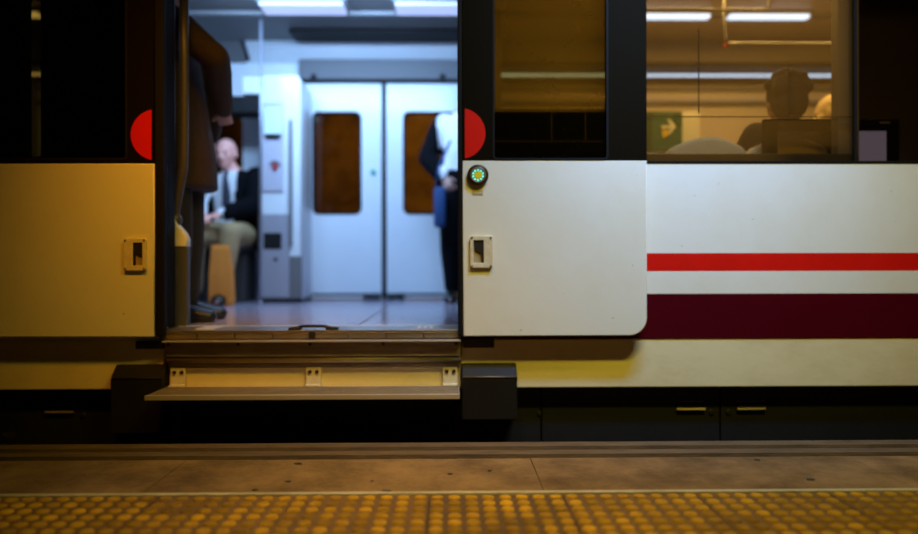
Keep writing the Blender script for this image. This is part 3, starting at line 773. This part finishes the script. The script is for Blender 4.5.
# framed smoked screen just behind the glass
Yf = 0.16
fr = empty('framed_screen', (PX(830, Yf), Yf, 0.9), 'dark framed smoked glass screen behind the lower right window corner', 'screen')
def fb(p0, p1, q0, q1, nm='frame_bar'):
    box(nm, PX(p0, Yf), PX(p1, Yf), Yf, Yf + 0.025, PZ(q1, Yf, 830), PZ(q0, Yf, 830), black_band, fr, 0.004)
fb(764, 778, 119, 190); fb(778, 888, 119, 130.5); fb(888, 900, 119, 190)
box('glass_sheet', PX(778, Yf), PX(855, Yf), Yf + 0.008, Yf + 0.014, PZ(190, Yf, 830), PZ(130.5, Yf, 830), pane_screen, fr, 0)
box('emissive_pane', PX(860, Yf), PX(888, Yf), Yf + 0.010, Yf + 0.02, PZ(165, Yf, 870), PZ(130.5, Yf, 870), glow_m, fr, 0)  # emissive pane put in for the lilac glow
box('frame_mark', PX(880, Yf), PX(890, Yf), Yf - 0.0015, Yf + 0.001, PZ(123.4, Yf, 885), PZ(121.8, Yf, 885), alloy_dull, fr, 0)
# emergency exit sign on a partition
Yx = 1.5
sg = empty('exit_sign', (PX(665, Yx), Yx, PZ(150, Yx)), 'green sign with white arrow in the lower left of the saloon window', 'sign')
def sp(p0, p1, q0, q1, m, nm, dy=0.0, th=0.004): return box(nm, PX(p0, Yx), PX(p1, Yx), Yx - dy - th, Yx - dy, PZ(q1, Yx, 665), PZ(q0, Yx, 665), m, sg, 0)
sp(636, 682, 112, 151, green_sign, 'sign_plate', 0, 0.01)
sp(636, 652, 112, 151, green_dark, 'sign_edge', 0.0101, 0.002)
sp(674, 681, 114, 127, green_dark, 'sign_pictogram', 0.0101, 0.002)
def spoly(pts, m, nm): return shape(nm, [[(PX(a, Yx), PZ(b, Yx, 665)) for a, b in pts]], Yx - 0.014, Yx - 0.0101, m, sg)
spoly([(661, 126), (671, 126), (667, 120), (669.5, 119.5), (675.5, 127), (669.5, 134.5), (667, 134), (671, 128.5), (661, 128.5)], white_sign, 'arrow')
spoly([(662, 130), (668, 130), (668, 135), (664, 138), (662, 137)], yellow_sign, 'yellow_figure')
spoly([(675, 121), (679, 115.5), (680.5, 124), (677.5, 125)], green_sign, 'pictogram_figure')
sgp = box('partition', PX(628, Yx), PX(700, Yx), Yx + 0.002, Yx + 0.03, ZF, PZ(112, Yx, 665), white_in, None, 0.004)
tag(sgp, 'pale partition carrying the green arrow sign', 'partition')
# thin dark lines behind the bronze glass
box('dark_line', PX(698.6, 0.03), PX(699.4, 0.03), 0.028, 0.032, PZ(113, 0.03), PZ(28, 0.03), rubber, wpar, 0)
box('dark_line', PX(642, 0.03), PX(855, 0.03), 0.028, 0.032, PZ(117.2, 0.03, 750), PZ(116.4, 0.03, 750), rubber, wpar, 0)
box('dark_line', PX(788.6, 0.03), PX(789.4, 0.03), 0.028, 0.032, PZ(113, 0.03), PZ(65, 0.03), rubber, wpar, 0)
box('window_sill', win_x0, PX(857, 0.06), 0.05, 0.10, zb - 0.01, PZ(153.5, 0.05, 750), mat('brown_sill', (0.05, 0.035, 0.02), 0.5), wpar, 0.004)

# seats with backs to the near side windows
def make_seat(x, lab, dark=False, w=0.19):
    y0 = 0.28
    t = empty('carriage_seat', (x, y0 + 0.3, ZF), lab, 'seat', 'seats with their backs to the saloon window')
    m = seat_dark if dark else seat_m
    zt_ = PZ(139, y0, 705) if not dark else PZ(146, y0, 705)
    # curved backrest
    bm = bmesh.new(); n, mz = 10, 20
    grid = []
    for s_ in (0, 1):
        for i in range(mz + 1):
            v_ = i / mz
            z = ZF + 0.45 + (zt_ - ZF - 0.45) * v_
            hw = w * (1.0 if v_ < 0.8 else math.sqrt(max(1 - ((v_ - 0.8) / 0.23) ** 3, 0.02)))
            for k in range(n + 1):
                u = k / n * 2 - 1
                dz = -0.018 * u * u * v_
                y = y0 + 0.03 * u * u - 0.05 * v_ + (0.07 if s_ else 0)
                grid.append(bm.verts.new((x + u * hw, y, z + dz)))
    st_ = (mz + 1) * (n + 1)
    for s_ in (0, 1):
        for i in range(mz):
            for k in range(n):
                a = s_ * st_ + i * (n + 1) + k
                bm.faces.new((grid[a], grid[a + 1], grid[a + n + 2], grid[a + n + 1]))
    def strip_(idx):
        for a, b in zip(idx, idx[1:]): bm.faces.new((grid[a], grid[b], grid[b + st_], grid[a + st_]))
    strip_([k for k in range(n + 1)]); strip_([mz * (n + 1) + k for k in range(n + 1)])
    strip_([i * (n + 1) for i in range(mz + 1)]); strip_([i * (n + 1) + n for i in range(mz + 1)])
    bm_obj('backrest', bm, m, t, True)
    box('seat_cushion', x - w, x + w, y0 + 0.05, y0 + 0.48, ZF + 0.38, ZF + 0.46, m, t, 0.03)
    box('seat_base', x - w * 0.8, x + w * 0.8, y0 + 0.05, y0 + 0.40, ZF, ZF + 0.38, seat_dark, t, 0.02)
    return t
make_seat(PX(708, 0.26), 'beige seat back at the left of the saloon window')
make_seat(PX(790, 0.26), 'beige seat back under the dark haired passenger')
make_seat(PX(790, 0.26) + 0.385, 'dark seat back at the right end of the saloon window', True)
# far seats across the aisle
def far_seat(x, lab, m=seat_m):
    t = empty('carriage_seat', (x, 2.5, ZF), lab, 'seat', 'seats along the far side wall')
    box('backrest', x - 0.22, x + 0.22, 2.60, 2.70, ZF + 0.46, ZF + 1.05, m, t, 0.035)
    box('seat_cushion', x - 0.22, x + 0.22, 2.22, 2.66, ZF + 0.40, ZF + 0.47, m, t, 0.03)
    box('seat_base', x - 0.18, x + 0.18, 2.34, 2.64, ZF, ZF + 0.40, seat_dark, t, 0.015)
    return t
far_seat(PX(228, 2.5), 'dark seat under the man in a white shirt and jacket', seat_dark)

# ================================================================== PEOPLE
def loft(bm, secs, side=(1, 0, 0), n=14):
    """secs: (pos, a, b) ellipse half-axes: a along side, b across; closed ends"""
    side = Vector(side)
    pts = [Vector(s[0]) for s in secs]
    rings = []
    for i, s in enumerate(secs):
        t = (pts[min(i + 1, len(pts) - 1)] - pts[max(i - 1, 0)])
        t = t.normalized() if t.length > 1e-6 else Vector((0, 0, 1))
        sd = side - t * side.dot(t)
        if sd.length < 1e-3: sd = t.orthogonal()
        sd.normalize(); ot = t.cross(sd)
        rings.append([bm.verts.new(pts[i] + sd * s[1] * math.cos(2 * math.pi * k / n) + ot * s[2] * math.sin(2 * math.pi * k / n)) for k in range(n)])
    for A, B in zip(rings, rings[1:]):
        for k in range(n): bm.faces.new((A[k], A[(k + 1) % n], B[(k + 1) % n], B[k]))
    bm.faces.new(rings[0][::-1]); bm.faces.new(rings[-1])
def ball(bm, c, rx, ry=None, rz=None, rot=None):
    ry = ry or rx; rz = rz or rx
    r = bmesh.ops.create_uvsphere(bm, u_segments=14, v_segments=10, radius=1.0)
    for v in r['verts']:
        q = Vector((v.co.x * rx, v.co.y * ry, v.co.z * rz))
        if rot is not None: q = rot @ q
        v.co = q + Vector(c)
def limb(bm, a, b, ra, rb, side=(1, 0, 0), bulge=1.08):
    a, b = Vector(a), Vector(b)
    loft(bm, [(a, ra, ra), (a.lerp(b, 0.3), (ra * 0.7 + rb * 0.3) * bulge, (ra * 0.7 + rb * 0.3) * bulge), (a.lerp(b, 0.7), ra * 0.3 + rb * 0.7, ra * 0.3 + rb * 0.7), (b, rb, rb)], side, 12)
    ball(bm, a, ra * 0.99); ball(bm, b, rb * 0.99)
def remesh(name, bm, voxel, m, parent, smooth_it=4):
    bmesh.ops.recalc_face_normals(bm, faces=bm.faces)
    me = bpy.data.meshes.new(name); bm.to_mesh(me); bm.free()
    o = bpy.data.objects.new('tmp', me); COL.objects.link(o)
    r = o.modifiers.new('r', 'REMESH'); r.mode = 'VOXEL'; r.voxel_size = voxel
    s = o.modifiers.new('s', 'SMOOTH'); s.iterations = smooth_it; s.factor = 0.5
    bpy.context.view_layer.update()
    me2 = bpy.data.meshes.new_from_object(o.evaluated_get(bpy.context.evaluated_depsgraph_get()))
    bpy.data.objects.remove(o); bpy.data.meshes.remove(me)
    me2.name = name; me2.materials.clear()
    return link(name, me2, m, parent, True)
def hand(bm, wrist, dirn, normal, left, curl=0.5, scale=1.0):
    """palm plus five fingers; normal points out of the back of the hand"""
    d = Vector(dirn).normalized(); nrm = Vector(normal); nrm = (nrm - d * nrm.dot(d)).normalized()
    sd = d.cross(nrm) * (1 if left else -1)
    w = Vector(wrist); s = scale
    loft(bm, [(w - d * 0.02 * s, 0.027 * s, 0.020 * s), (w + d * 0.03 * s, 0.036 * s, 0.016 * s), (w + d * 0.085 * s, 0.041 * s, 0.013 * s)], sd, 12)
    for k, (off, ln) in enumerate(((-0.030, 0.068), (-0.010, 0.078), (0.011, 0.073), (0.030, 0.058))):
        p = w + d * 0.08 * s + sd * off * s
        pts = [p - d * 0.015 * s]
        a = 0.15
        cur = p
        pts.append(cur)
        for fr_ in (0.45, 0.32, 0.23):
            a += curl * 0.95
            v = d * math.cos(a) - nrm * math.sin(a)
            cur = cur + v * ln * fr_ * s
            pts.append(cur)
        rad = [0.0095, 0.0093, 0.0088, 0.0080, 0.0068]
        loft(bm, [(q, r_ * s, r_ * s) for q, r_ in zip(pts, rad)], sd, 8)
    p = w + d * 0.025 * s - sd * 0.030 * s
    v1 = (d * 0.62 - sd * 0.62 - nrm * 0.35).normalized(); v2 = (d * 0.9 - sd * 0.15 - nrm * 0.45).normalized()
    q1 = p + v1 * 0.036 * s; q2 = q1 + v2 * 0.028 * s
    loft(bm, [(p, 0.014 * s, 0.014 * s), (q1, 0.011 * s, 0.011 * s), (q2, 0.009 * s, 0.009 * s), (q2 + v2 * 0.014 * s, 0.006 * s, 0.006 * s)], sd, 8)
def head_bm(bm, c, fwd, up, s=1.0, neck=None):
    """skull, jaw, nose, ears, brow; c = centre of the head"""
    f = Vector(fwd).normalized(); u = Vector(up); u = (u - f * u.dot(f)).normalized(); r = f.cross(u)
    R = Matrix((r, f, u)).transposed()
    c = Vector(c)
    def L(x, y, z): return c + (r * x + f * y + u * z) * s
    ball(bm, L(0, -0.012, 0.028), 0.076 * s, 0.094 * s, 0.088 * s, R)
    ball(bm, L(0, 0.022, -0.022), 0.064 * s, 0.068 * s, 0.082 * s, R)
    ball(bm, L(0, 0.040, -0.078), 0.040 * s, 0.042 * s, 0.034 * s, R)
    ball(bm, L(0, 0.078, 0.022), 0.050 * s, 0.016 * s, 0.012 * s, R)
    loft(bm, [(L(0, 0.082, 0.012), 0.009 * s, 0.009 * s), (L(0, 0.098, -0.012), 0.012 * s, 0.012 * s), (L(0, 0.104, -0.028), 0.016 * s, 0.013 * s), (L(0, 0.082, -0.036), 0.014 * s, 0.010 * s)], r, 8)
    ball(bm, L(0, 0.079, -0.056), 0.024 * s, 0.012 * s, 0.010 * s, R)
    for q in (-1, 1):
        ball(bm, L(q * 0.077, -0.008, -0.008), 0.010 * s, 0.020 * s, 0.032 * s, R)
        ball(bm, L(q * 0.042, 0.058, -0.018), 0.024 * s, 0.020 * s, 0.020 * s, R)
    if neck is not None:
        loft(bm, [(Vector(neck), 0.062 * s, 0.062 * s), (Vector(neck).lerp(L(0, -0.01, -0.06), 0.5), 0.054 * s, 0.056 * s), (L(0, -0.012, -0.05), 0.054 * s, 0.058 * s)], r, 14)
    return L, R
def face_parts(parent, L, R, s=1.0):
    for q in (-1, 1):
        bm = bmesh.new(); ball(bm, L(q * 0.031, 0.082, 0.003), 0.0125 * s, 0.007 * s, 0.0065 * s, R); bm_obj('eye', bm, eye_m, parent, True)
    bm = bmesh.new(); ball(bm, L(0, 0.089, -0.056), 0.022 * s, 0.006 * s, 0.006 * s, R); bm_obj('mouth', bm, lip_m, parent, True)
def hair_cap(parent, L, R, m, s=1.0, thick=0.012, fringe=0.035, nape=-0.05, voxel=0.008, fluff=0.0):
    bm = bmesh.new()
    ball(bm, L(0, -0.022, 0.040), (0.078 + thick) * s, (0.092 + thick) * s, (0.086 + thick) * s, R)
    ball(bm, L(0, -0.052, -0.005), (0.070 + thick) * s, (0.060 + thick) * s, (0.075 + thick) * s, R)
    if fluff:
        rnd = random.Random(3)
        for k in range(26):
            a, e = rnd.uniform(0, 6.28), rnd.uniform(0.0, 1.4)
            ball(bm, L((0.078 + fluff) * math.cos(a) * math.cos(e), -0.025 + (0.088 + fluff) * math.sin(a) * math.cos(e), 0.035 + (0.088 + fluff) * math.sin(e)), 0.026 * s)
    o = remesh('hair', bm, voxel, m, parent, 3)
    # cut the face free
    bm = bmesh.new(); bm.from_mesh(o.data)
    Ri = R.inverted(); c0 = L(0, 0, 0)
    dele = []
    for v in bm.verts:
        q = Ri @ (v.co - c0)
        if (q.y > 0.030 * s and q.z < 0.055 * s + 0.0) or q.z < nape * s - 0.03 * s or (q.y > -0.02 * s and q.z < -0.02 * s): dele.append(v)
    bmesh.ops.delete(bm, geom=dele, context='VERTS'); bm.to_mesh(o.data); bm.free()
    return o
def foot(bm, ankle, fwd, s=1.0, r=0.0):
    f = Vector(fwd).normalized(); a = Vector(ankle); g = Vector((a.x, a.y, 0))
    zf = a.z - 0.085
    sd = f.cross(Vector((0, 0, 1)))
    loft(bm, [(Vector((a.x, a.y, zf + 0.040)) - f * 0.065, 0.026 + r, 0.034 + r), (Vector((a.x, a.y, zf + 0.042)) - f * 0.03, 0.038 + r, 0.041 + r), (Vector((a.x, a.y, zf + 0.045)) + f * 0.05, 0.042 + r, 0.042 + r),
              (Vector((a.x, a.y, zf + 0.034)) + f * 0.12, 0.048 + r, 0.032 + r), (Vector((a.x, a.y, zf + 0.026)) + f * 0.18, 0.036 + r, 0.024 + r), (Vector((a.x, a.y, zf + 0.020)) + f * 0.20, 0.018, 0.014)], sd, 12)
    limb(bm, a, Vector((a.x, a.y, zf + 0.06)), 0.036 + r, 0.036 + r)

def figure(label, J, fwd, look, mats, curl=(0.5, 0.5), hn=None, hair=True, coat_hem=None, s=1.0, bald=False, jacket=True, hd=None, feet=None, sleeve=True, open_front=False, fluff=0.0, girth=1.0):
    """J joints in world space. side vector comes from the shoulders."""
    sh = (Vector(J['shR']) - Vector(J['shL'])).normalized()
    f = Vector(fwd).normalized()
    base = Vector((J['pel'][0], J['pel'][1], ZF if J.get('floor') is None else J['floor']))
    T = empty('person', base, label, 'person', 'people in the carriage' if J.get('floor') is None else None)
    pel, che, nek, hed = (Vector(J[k]) for k in ('pel', 'che', 'nek', 'hed'))
    # body: one continuous surface
    bm = bmesh.new()
    loft(bm, [(pel - (che - pel) * 0.22, 0.12, 0.09), (pel, 0.155, 0.105), (pel.lerp(che, 0.45), 0.130, 0.092), (che, 0.155, 0.105), (che.lerp(nek, 0.62), 0.165, 0.085), (nek, 0.065, 0.06)], sh, 18)
    L, R = head_bm(bm, hed, look, J.get('up', (0, 0, 1)), s, nek - Vector((0, 0, 0.02)))
    hn = hn or ((0, 0, 1), (0, 0, 1)); hd = hd or (None, None)
    for i, q in enumerate(('L', 'R')):
        S, E, W = (Vector(J[k + q]) for k in ('sh', 'el', 'wr'))
        limb(bm, S, E, 0.048, 0.038); limb(bm, E, W, 0.038, 0.026)
        hand(bm, W, hd[i] if hd[i] else (W - E), hn[i], q == 'L', curl[i])
        H, K, A = (Vector(J[k + q]) for k in ('hp', 'kn', 'an'))
        limb(bm, H, K, 0.082, 0.056); limb(bm, K, A, 0.056, 0.036)
        foot(bm, A, feet[i] if feet else f)
    body = remesh('body', bm, 0.0075, mats['skin'], T, 3)
    face_parts(T, L, R, s)
    if hair: hair_cap(T, L, R, mats['hair'], s, fluff=fluff)
    g = girth
    # trousers
    bm = bmesh.new()
    loft(bm, [(pel - (che - pel) * 0.20, 0.150 * g, 0.110 * g), (pel, 0.176 * g, 0.126 * g), (pel.lerp(che, 0.30), 0.160 * g, 0.112 * g)], sh, 18)
    for q in ('L', 'R'):
        H, K, A = (Vector(J[k + q]) for k in ('hp', 'kn', 'an'))
        limb(bm, H, K, 0.098, 0.076); limb(bm, K, A.lerp(K, 0.08), 0.076, 0.062)
    remesh('trousers', bm, 0.012, mats['trousers'], T, 4)
    for i, q in enumerate(('L', 'R')):
        bm = bmesh.new(); foot(bm, J['an' + q], feet[i] if feet else f, r=0.010); remesh('shoe', bm, 0.009, shoe_m, T, 3)
    # shirt / jacket
    def top(nm, extra, m, arms=True, hem=0.12, cut=None):
        bm = bmesh.new()
        e = extra
        lo = pel.lerp(che, hem)
        loft(bm, [(lo, (0.168 + e) * g, (0.120 + e) * g), (pel.lerp(che, 0.45), (0.150 + e) * g, (0.112 + e) * g), (che, 0.172 + e, 0.120 + e), (che.lerp(nek, 0.55), 0.180 + e, 0.098 + e), (nek - Vector((0, 0, 0.015)), 0.080 + e, 0.072 + e)], sh, 20)
        if arms:
            for q in ('L', 'R'):
                S, E, W = (Vector(J[k + q]) for k in ('sh', 'el', 'wr'))
                limb(bm, S, E, 0.066 + e, 0.056 + e); limb(bm, E, W.lerp(E, 0.06), 0.056 + e, 0.042 + e)
        o = remesh(nm, bm, 0.012, m, T, 5)
        if cut:
            b2 = bmesh.new(); b2.from_mesh(o.data)
            dl = [v for v in b2.verts if cut(v.co)]
            bmesh.ops.delete(b2, geom=dl, context='VERTS'); b2.to_mesh(o.data); b2.free()
        return o
    if coat_hem is not None:
        o = None
        bm = bmesh.new()
        lo = Vector((pel.x, pel.y, coat_hem))
        loft(bm, [(lo, 0.215 * g, 0.180 * g), (lo.lerp(pel, 0.5), 0.210 * g, 0.175 * g), (pel, 0.200 * g, 0.150 * g), (pel.lerp(che, 0.45), 0.185 * g, 0.140 * g), (che, 0.190, 0.135), (che.lerp(nek, 0.55), 0.190, 0.11), (nek - Vector((0, 0, 0.01)), 0.085, 0.08)], sh, 22)
        for q in ('L', 'R'):
            S, E, W = (Vector(J[k + q]) for k in ('sh', 'el', 'wr'))
            limb(bm, S, E, 0.082, 0.068); limb(bm, E, W.lerp(E, 0.06), 0.068, 0.050)
        remesh('coat', bm, 0.012, mats['jacket'], T, 5)
    else:
        if 'shirt' in mats:
            top('shirt', 0.0, mats['shirt'], True, 0.10)
            def cut(co):
                d = co - che
                return d.dot(f) > 0.02 and abs(d.dot(sh) + J.get('open_shift', 0.0)) < J.get('open_w', 0.060) + 0.05 * max(d.z, 0) and abs(d.z) < 0.55
            if 'jacket' in mats: top('jacket', 0.016, mats['jacket'], True, 0.02, cut)
        else:
            top('jacket', 0.008, mats['jacket'], True, 0.02)
    return T, L, R

def V(px, py, Y): return tuple(P(px, py, Y))
# 1 standing in a brown coat at the left door edge, facing right / inwards
Y1 = 0.50
bx1 = PX(178, Y1)
def Q(dx, dy, z): return (bx1 + dx, Y1 + dy, ZF + z)
J1 = dict(pel=Q(0.0, 0, 0.96), che=Q(-0.03, 0, 1.28), nek=Q(-0.03, 0, 1.55), hed=Q(-0.04, 0.02, 1.72),
          shL=Q(0.01, 0.17, 1.46), elL=Q(0.12, 0.24, 1.22), wrL=Q(0.06, 0.30, 0.98),
          shR=Q(0.02, -0.18, 1.46), elR=Q(0.245, -0.16, 1.28), wrR=Q(0.20, 0.10, 1.08),
          hpL=Q(0, 0.09, 0.90), knL=Q(0.02, 0.10, 0.50), anL=Q(0.0, 0.12, 0.085),
          hpR=Q(0, -0.09, 0.90), knR=Q(0.03, -0.09, 0.50), anR=Q(0.02, -0.10, 0.085))
figure('standing person in a long brown coat, elbow bent, at the left door edge', J1, (1, 0.15, 0), (1, 0.3, -0.1),
       dict(skin=skin, hair=hair_dark, jacket=coat_brown, trousers=trouser_dark), coat_hem=ZF + 0.66, girth=1.06, curl=(0.7, 0.8), hn=((0, 1, 0.3), (0.3, -1, 0.2)))
# 2 seated man in white shirt, facing the camera
bx2, Y2 = PX(230, 2.4), 2.42
def Q(dx, dy, z): return (bx2 + dx, Y2 + dy, ZF + z)
J2 = dict(pel=Q(0.02, 0, 0.55), che=Q(0.02, 0.03, 0.83), nek=Q(0.01, 0.0, 1.045), hed=Q(-0.02, -0.05, 1.15),
          shL=Q(0.20, 0.0, 0.98), elL=Q(0.21, -0.12, 0.74), wrL=Q(0.02, -0.34, 0.66),
          shR=Q(-0.17, 0.0, 0.98), elR=Q(-0.20, -0.12, 0.75), wrR=Q(-0.09, -0.38, 0.66),
          hpL=Q(0.11, -0.02, 0.52), knL=Q(0.14, -0.46, 0.52), anL=Q(0.08, -0.46, 0.09),
          hpR=Q(-0.08, -0.02, 0.52), knR=Q(-0.13, -0.44, 0.50), anR=Q(-0.15, -0.36, 0.09), open_shift=-0.06, open_w=0.10)
T2, L2, R2 = figure('seated man in white shirt, dark tie and black jacket with khaki trousers', J2, (0, -1, 0), (-0.12, -1, -0.12),
       dict(skin=skin_pale, hair=hair_grey, jacket=jacket_navy, shirt=shirt_white, trousers=khaki), hair=False, curl=(0.7, 0.7), feet=((0.15, -1, 0), (-0.1, -1, 0)))
bm = bmesh.new()
loft(bm, [(Q(0.005, -0.105, 1.005), 0.018, 0.010), (Q(0.0, -0.13, 0.97), 0.016, 0.010), (Q(0.005, -0.115, 0.83), 0.032, 0.010), (Q(0.01, -0.13, 0.70), 0.036, 0.008), (Q(0.01, -0.13, 0.66), 0.006, 0.006)], (1, 0, 0), 10)
bm_obj('tie', bm, tie_m, T2, True)
# brown bag held between his knees
bgx, bgy = PX(222, 1.90), 1.90
bag = empty('paper_bag', (bgx, bgy, ZF), 'tall brown paper bag standing at the feet of the seated man', 'bag')
bm = bmesh.new()
secs = []
for z, w_, d_ in ((0.0, 0.070, 0.045), (0.02, 0.078, 0.050), (0.22, 0.074, 0.045), (0.40, 0.062, 0.030), (0.43, 0.058, 0.020)):
    secs.append([(bgx + sx_ * w_ - 0.01 * z, bgy + sy_ * d_, ZF + z) for sx_, sy_ in ((-1, -1), (0, -1.08), (1, -1), (1.0, 0), (1, 1), (0, 1.05), (-1, 1), (-1.0, 0))])
vr = [[bm.verts.new(p) for p in r_] for r_ in secs]
for A, B in zip(vr, vr[1:]):
    for k in range(8): bm.faces.new((A[k], A[(k + 1) % 8], B[(k + 1) % 8], B[k]))
bm.faces.new(vr[0][::-1])
bm_obj('bag_body', bm, paper_m, bag)
tube('bag_handle', [(bgx - 0.03, bgy, ZF + 0.42), (bgx - 0.025, bgy, ZF + 0.47), (bgx + 0.02, bgy, ZF + 0.475), (bgx + 0.025, bgy, ZF + 0.42)], 0.004, paper_m, bag, 8)
# 3 standing at the right of the far doors
bx3, Y3p = PX(463, 2.2), 2.25
def Q(dx, dy, z): return (bx3 + dx, Y3p + dy, ZF + z)
J3 = dict(pel=Q(0, 0, 0.94), che=Q(0.02, 0, 1.24), nek=Q(0.04, -0.01, 1.47), hed=Q(0.08, -0.02, 1.62),
          shL=Q(-0.14, 0.02, 1.38), elL=Q(-0.27, 0.0, 1.10), wrL=Q(-0.15, -0.08, 0.93),
          shR=Q(0.17, 0.0, 1.40), elR=Q(0.22, 0.06, 1.12), wrR=Q(0.16, -0.10, 0.92),
          hpL=Q(-0.10, 0, 0.88), knL=Q(-0.10, -0.03, 0.49), anL=Q(-0.08, 0.02, 0.085),
          hpR=Q(0.10, 0, 0.88), knR=Q(0.10, -0.02, 0.49), anR=Q(0.12, 0.02, 0.085), open_w=0.12, open_shift=0.075)
T3, L3, R3 = figure('standing passenger in dark jacket over white top by the far right door', J3, (-0.1, -1, 0), (0.3, -1, -0.2),
       dict(skin=skin, hair=hair_dark, jacket=jacket_navy, shirt=shirt_white, trousers=jacket_navy), curl=(0.6, 0.6), hn=((-0.5, -0.8, 0), (0.5, -0.8, 0)))
# blue bag at the hip
hbx = PX(440, 2.07)
hb = empty('hip_bag', (hbx, 2.07, ZF + 0.55), 'blue bag hanging at the hip of the passenger by the far right door', 'bag')
bm = bmesh.new(); add_box(bm, hbx - 0.045, hbx + 0.045, 2.05, 2.10, ZF + 0.56, ZF + 0.86, 0.022); bm_obj('bag_body', bm, blue_cloth, hb, True)
tube('bag_strap', [(hbx - 0.03, 2.075, ZF + 0.84), (hbx - 0.01, 2.06, ZF + 1.0), (hbx + 0.08, 2.07, ZF + 1.2)], 0.009, blue_cloth, hb, 8)
# 4 passenger seen from behind in the saloon window
bx4, Y4 = PX(791, 0.45), 0.48
def Q(dx, dy, z): return (bx4 + dx, Y4 + dy, ZF + z)
zh4 = PZ(104, Y4, 790) - ZF
def seatedJ(zh):
    return dict(pel=Q(0, 0.02, 0.55), che=Q(0, 0.0, 0.82), nek=Q(0, 0.0, zh - 0.115), hed=Q(0, 0.02, zh),
          shL=Q(-0.16, 0.0, zh - 0.165), elL=Q(-0.22, 0.08, 0.74), wrL=Q(-0.12, 0.28, 0.66),
          shR=Q(0.16, 0.0, zh - 0.165), elR=Q(0.22, 0.08, 0.74), wrR=Q(0.12, 0.28, 0.66),
          hpL=Q(-0.09, 0.05, 0.53), knL=Q(-0.12, 0.45, 0.52), anL=Q(-0.12, 0.42, 0.085),
          hpR=Q(0.09, 0.05, 0.53), knR=Q(0.12, 0.45, 0.52), anR=Q(0.12, 0.42, 0.085))
figure('dark haired passenger seen from behind through the saloon window', seatedJ(zh4), (0, 1, 0), (0.15, 1, -0.1),
       dict(skin=skin, hair=hair_dark, jacket=coat_brown, trousers=trouser_dark), curl=(0.6, 0.6), fluff=0.014, s=1.1)
# 5 second passenger, pale head partly behind the window pillar
bx4, Y4 = PX(834, 1.15), 1.15
zh5 = PZ(113, Y4, 835) - ZF
J5 = seatedJ(zh5)
J5['elL'] = Q(-0.24, 0.12, zh5 - 0.42); J5['wrL'] = Q(-0.135, 0.06, zh5 - 0.13)
figure('pale headed passenger half hidden by the window pillar', J5, (0, 1, 0), (-0.8, 0.6, -0.2),
       dict(skin=mat('skin_sallow', (0.72, 0.56, 0.36), 0.5), hair=hair_grey, jacket=mat('tan_jacket', (0.35, 0.28, 0.18), 0.8), trousers=trouser_dark), curl=(0.6, 0.6), hair=False)
ss = empty('carriage_seat', (bx4, Y4, ZF), 'low bench seat under the pale headed passenger', 'seat')
box('seat_cushion', bx4 - 0.24, bx4 + 0.24, Y4 - 0.15, Y4 + 0.36, ZF + 0.36, ZF + 0.44, seat_m, ss, 0.03)
box('seat_base', bx4 - 0.18, bx4 + 0.18, Y4 - 0.10, Y4 + 0.28, ZF, ZF + 0.36, seat_dark, ss, 0.02)
